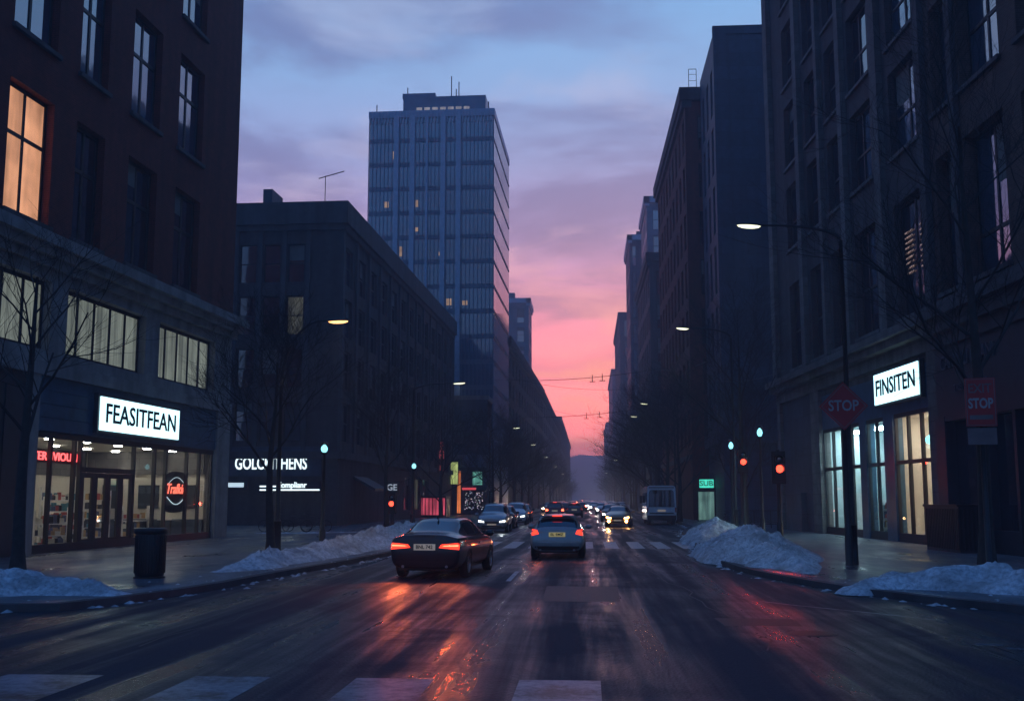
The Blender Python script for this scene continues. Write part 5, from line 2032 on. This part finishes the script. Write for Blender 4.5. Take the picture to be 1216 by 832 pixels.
# parked on the left, facing the camera
mk('parked_car', 'silver car facing the camera with white headlights, nearest of the left parked row', MPV, 'paint_silver', (-5.55, 66, 0), RD(180), head='drl_white', group='cars parked along the left kerb')
mk('parked_car', 'dark unlit car parked second in the left row', HATCH, 'paint_dark', (-5.7, 74.5, 0), RD(180), group='cars parked along the left kerb')
mk('parked_car', 'pale car parked third in the left row with headlights on', MPV, 'paint_white', (-5.5, 85, 0), RD(180), head='drl_white', group='cars parked along the left kerb')
mk('parked_car', 'dark blue car parked fourth in the left row', HATCH, 'paint_dark', (-5.7, 96, 0), RD(180), group='cars parked along the left kerb')
mk('driving_car', 'car with blazing red tail lights ahead of the hatchback', MPV, 'paint_red', (-3.1, 106, 0), 0, tail='tail_bright', group='cars driving down the avenue')
mk('driving_car', 'dark unlit car right of the red lit one', HATCH, 'paint_dark', (-1.4, 116, 0), 0, group='cars driving down the avenue')
gold = mk('driving_car', 'oncoming gold car with blazing orange headlights in front of the minibus', SEDAN, 'paint_gold', (2.2, 79, 0), RD(176), head='head_warm', group='cars driving down the avenue')
for s_ in (-1, 1):  # added glowing discs that enlarge the orange glow of the car's front
    f_ = MB(); f_.lathe([(.001, 0), (.07, .005), (.085, .04)], 12, Tr(s_ * .6, 2.36, .42) @ Matrix.Rotation(-pi / 2, 4, 'X') @ Tr(0, 0, -.0)); f_.build('added_front_glow', 'head_warm', gold)
mk('driving_car', 'oncoming car half behind the gold one showing a white headlight', HATCH, 'paint_dark', (2.0, 96, 0), RD(180), head='head_white', group='cars driving down the avenue')

# far traffic: small cars built once and copied
fa = mk('driving_car', 'far car with red tail lights, first beyond the dark unlit car', HATCH, 'paint_dark', (-3.0, 140, 0), 0, tail='far_tail', detail=False, group='cars far down the avenue')
fb = mk('driving_car', 'far oncoming car with white headlights, first beyond the orange lit car', HATCH, 'paint_silver', (1.8, 135, 0), RD(180), head='far_head', detail=False, group='cars far down the avenue')
fc = mk('driving_car', 'far oncoming car with amber headlights, behind the first white lit one', SEDAN, 'paint_dark', (3.9, 160, 0), RD(180), head='far_head_warm', detail=False, group='cars far down the avenue')
rng = random.Random(5)
spots = [(-1.0, 165), (1.0, 172), (-4.6, 178), (3.4, 190), (-2.8, 205), (.6, 215), (-5.3, 150), (3.0, 232), (-.8, 250), (-3.4, 262), (1.6, 275), (5.4, 178), (-5.2, 225), (3.6, 300), (-.2, 320), (-2.6, 335), (1.4, 350), (5.2, 240), (-4.8, 290), (3.2, 385), (-.9, 400), (1.0, 430), (-3, 445), (2.6, 480), (-1.2, 520), (.8, 560), (3, 600), (-2.4, 640), (0, 700), (2, 760)]
ocol = {0: 'white lit', 1: 'red lit', 2: 'amber lit'}
cnt = {0: 1, 1: 1, 2: 1}
for i, (x, y) in enumerate(spots):
    k = 1 if (x < -.9 and i % 4 != 2) else (2 if i % 3 == 0 else 0)
    src = (fb, fa, fc)[k]
    cnt[k] += 1
    num = (ordn + ['twenty first', 'twenty second', 'twenty third'])[cnt[k] - 2]
    copy_thing(src, (x, y, 0), RD(180) if k != 1 else 0, '%s far car of the avenue traffic, %s of its colour counting from the camera' % (ocol[k], num))

# white minibus seen from behind
r = thing('minibus', 'white minibus parked at the right kerb, seen from behind', 'minibus', (5.55, 84, 0), 0)
def rbox(mb_, w, z0, z1, y0, y1, rad=.22, taper=.06):
    prof = []
    n = 6
    pts = [(-w, z0), (w, z0)]
    for k in range(n + 1):
        a = pi / 2 * k / n
        pts.append((w - taper - rad + rad * cos(a), z1 - rad + rad * sin(a)))
    for k in range(n + 1):
        a = pi / 2 + pi / 2 * k / n
        pts.append((-w + taper + rad + rad * cos(a), z1 - rad + rad * sin(a)))
    mb_.prism([(x, z) for x, z in pts], y0, y1, T=Matrix.Rotation(pi / 2, 4, 'X') @ Matrix.Scale(-1, 4, (0, 0, 1)))
b_ = MB(); rbox(b_, 1.12, .38, 2.95, 0, 6.8); b_.build('body', 'paint_white', r)
b_ = MB(); rbox(b_, .98, 1.35, 2.62, -.02, .1, .2, .05); b_.build('rear_window', 'car_glass', r)
b_ = MB(); b_.box(-1.08, 1.08, -.1, .15, .36, .72); b_.box(-.9, .9, -.06, 0, .85, .92); b_.build('bumper', 'dark_metal', r)
b_ = MB(); b_.box(-.3, .3, -.03, -.001, 1.0, 1.14); b_.build('number_plate', 'plate_white', r)
b_ = MB(); b_.box(-.95, .95, -.03, .02, 2.74, 2.86); b_.build('roof_marker', 'sign_white', r)
for s_ in (-1, 1):
    b_ = MB(); b_.box(min(s_ * 1.0, s_ * 1.09), max(s_ * 1.0, s_ * 1.09), -.03, .05, .95, 1.3); b_.build('tail_light', 'stop_red', r)
    b_ = MB(); b_.box(min(s_ * 1.1, s_ * 1.13), max(s_ * 1.1, s_ * 1.13), .6, 6.0, 1.4, 2.4); b_.build('side_windows', 'car_glass', r)
    for y in (1.2, 5.4):
        b_ = MB(); b_.lathe([(.001, -.14), (.38, -.14), (.4, -.1), (.4, .1), (.38, .14), (.001, .14)], 24, Matrix.Translation((s_ * .92, y, .4)) @ Matrix.Rotation(pi / 2, 4, 'Y')); b_.build('wheel', 'rubber', r, True)
    b_ = MB(); b_.box(min(s_ * 1.15, s_ * 1.35), max(s_ * 1.15, s_ * 1.35), 6.3, 6.4, 1.6, 2.2); b_.build('mirror', 'black_plastic', r)


# ============================================================ snow
def snow(name, label, ridge, res=.07, seed=0, lump=.34):
    xs = [p[0] for p in ridge]; ys = [p[1] for p in ridge]; rm_ = max(p[3] for p in ridge)
    x0, x1, y0, y1 = min(xs) - rm_, max(xs) + rm_, min(ys) - rm_, max(ys) + rm_
    nx, ny = int((x1 - x0) / res) + 2, int((y1 - y0) / res) + 2
    H = {}
    for i in range(nx):
        for j in range(ny):
            x, y = x0 + i * res, y0 + j * res
            wx = x + .35 * noise.noise(Vector((x * .9, y * .9, seed)))
            wy = y + .35 * noise.noise(Vector((x * .9, y * .9, seed + 7)))
            best = -1
            for a, b in zip(ridge[:-1], ridge[1:]):
                ax, ay, bx, by = a[0], a[1], b[0], b[1]
                L2_ = (bx - ax) ** 2 + (by - ay) ** 2
                t = max(0, min(1, ((wx - ax) * (bx - ax) + (wy - ay) * (by - ay)) / L2_))
                d = sqrt((wx - ax - t * (bx - ax)) ** 2 + (wy - ay - t * (by - ay)) ** 2)
                h = a[2] + (b[2] - a[2]) * t
                rr = a[3] + (b[3] - a[3]) * t
                v = h * (1 - d / rr) if d < rr else -1
                if d < rr:
                    q = 1 - d / rr
                    v = h * (q ** .8)
                best = max(best, v)
            if best < 0:
                H[i, j] = -.08
                continue
            n1 = noise.fractal(Vector((x * 1.6, y * 1.6, seed + 3)), .9, 2.1, 4)
            n2 = noise.noise(Vector((x * 6.5, y * 6.5, seed + 5)))
            n3 = abs(noise.noise(Vector((x * 2.2 + 2 * n2, y * 2.2, seed + 9)))) * .7 + abs(noise.noise(Vector((x * 5.1, y * 5.1, seed + 19)))) * .5
            H[i, j] = best * (1 + .35 * n1) + min(1, best * 5) * max(.1, .75 + 1.5 * noise.noise(Vector((x * .7, y * .7, seed + 31)))) * (lump * (.42 - n3) * .6 + .07 * n2 + .05 * noise.noise(Vector((x * 15, y * 15, seed)))) - .02
    mb_ = MB()
    idx = {}
    for (i, j), h in H.items():
        idx[i, j] = len(mb_.v)
        mb_.v.append((x0 + i * res, y0 + j * res, .1 + h))
    for i in range(nx - 1):
        for j in range(ny - 1):
            q = [(i, j), (i + 1, j), (i + 1, j + 1), (i, j + 1)]
            if max(H[k] for k in q) > -.07:
                mb_.f.append(tuple(idx[k] for k in q))
                mb_.m.append(0)
    o = mb_.build(name, 'snow', smooth=True)
    tag(o, label, 'snow bank')
    o['group'] = 'ploughed snow banks on the kerbs'
    return o


def gp(px, py, h, r_):
    p = G(px, py, .12)
    return (p.x, p.y, h, r_)


snow('snow_bank', 'low lumpy snow bank at the foot of the far left tree', [gp(-90, 708, .4, .9), gp(-10, 704, .45, 1.0), gp(45, 702, .42, .9), gp(95, 704, .3, .7), gp(132, 706, .15, .5)], seed=1)
snow('snow_bank', 'long rising snow bank along the left kerb beside the black sedan', [gp(262, 679, .1, .45), gp(310, 672, .3, .7), gp(372, 661, .4, .95), gp(428, 650, .56, 1.15), (-8.2, 41.5, .7, 1.3), (-8.2, 50, .68, 1.3), (-8.3, 58, .6, 1.2)], seed=2, res=.085)
snow('snow_bank', 'large snow heap at the foot of the right traffic lights', [gp(962, 680, .1, .5), gp(930, 672, .45, 1.0), gp(900, 664, .72, 1.4), (5.35, 34.3, .84, 1.8), (5.15, 37.8, .84, 1.7), (5.3, 40.5, .5, 1.2)], seed=3, res=.07)
snow('snow_bank', 'smaller snow pile beyond the large right heap near the minibus', [(5.0, 47.5, .35, .9), (5.7, 51.5, .6, 1.4), (6.5, 56, .75, 1.7), (7.0, 62, .7, 1.4), (7.8, 68, .5, 1.0)], seed=4, res=.1)
snow('snow_bank', 'low snow bank on the right kerb under the red notice sign', [gp(1018, 699, .12, .4), gp(1070, 697, .34, .7), gp(1130, 698, .46, .85), gp(1200, 702, .5, .95), gp(1290, 706, .5, 1.0)], seed=5)
# thin snow left against the walls
snow('snow_bank', 'thin snow strip left in front of the parked bicycles', [(-17.6, 58, .07, .5), (-14.5, 59, .1, .6), (-12.5, 61, .06, .4)], seed=6, res=.1, lump=.1)

# ============================================================ overhead wires
def wire(name, label, a, b, sag, rad=.02, hangers=()):
    a, b = Vector(a), Vector(b)
    r = tag(link(name, None, loc=a), label, 'overhead wire', 'overhead wires across the avenue')
    m_ = MB()
    P = lambda t: (b - a) * t - Vector((0, 0, sag * 4 * t * (1 - t)))
    m_.tube([P(k / 24) for k in range(25)], rad, 5)
    m_.build('wire', 'dark_metal', r)
    for t in hangers:
        h = MB()
        q = P(t)
        h.tube([q + Vector((0, 0, .35)), q - Vector((0, 0, .55))], .05, 5)
        h.tube([q + Vector((-.35, 0, -.5)), q + Vector((.35, 0, -.5))], .05, 5)
        h.build('hanger', 'dark_metal', r)
    return r


wire('span_wire', 'upper span wire crossing the avenue with two hangers', (-11.2, 148, 18.0), (8.6, 122, 16.4), .55, .035, (.60, .66))
wire('span_wire', 'second span wire just above the one with two hangers', (-11.2, 148, 18.5), (7.9, 150, 17.0), .9, .02)
wire('span_wire', 'lower span wire crossing the avenue with two hangers', (-11.0, 170, 14.5), (7.8, 150, 14.2), .4, .035, (.58, .68))
wire('span_wire', 'long slack wire falling from the left row to the lower span wire', (-10.9, 158, 16.5), (0, 165, 14.1), .3, .02)
wire('span_wire', 'thin wire over the right pavement below the tall street lamp', (8.4, 122, 16.2), (10.2, 85.5, 13.0), .5, .03)
wire('span_wire', 'thin wire in front of the blank blue building', (9.8, 86, 11.2), (11.9, 66.2, 9.6), .4, .02)

# ============================================================ haze
hz = MB()
hz.box(-1505, 1505, -125, 2605, -1.0, 63.0)
hm = bpy.data.materials.new('haze_air')
hm.use_nodes = True
hn = hm.node_tree
hn.nodes.clear()
ho = hn.nodes.new('ShaderNodeOutputMaterial')
hv = hn.nodes.new('ShaderNodeVolumePrincipled')
hv.inputs['Color'].default_value = (.78, .84, 1.0, 1)
hv.inputs['Density'].default_value = HAZE
hv.inputs['Anisotropy'].default_value = .5
hn.links.new(hv.outputs[0], ho.inputs['Volume'])
MATS['haze_air'] = hm
o = hz.build('haze', 'haze_air')
tag(o, kind='stuff')
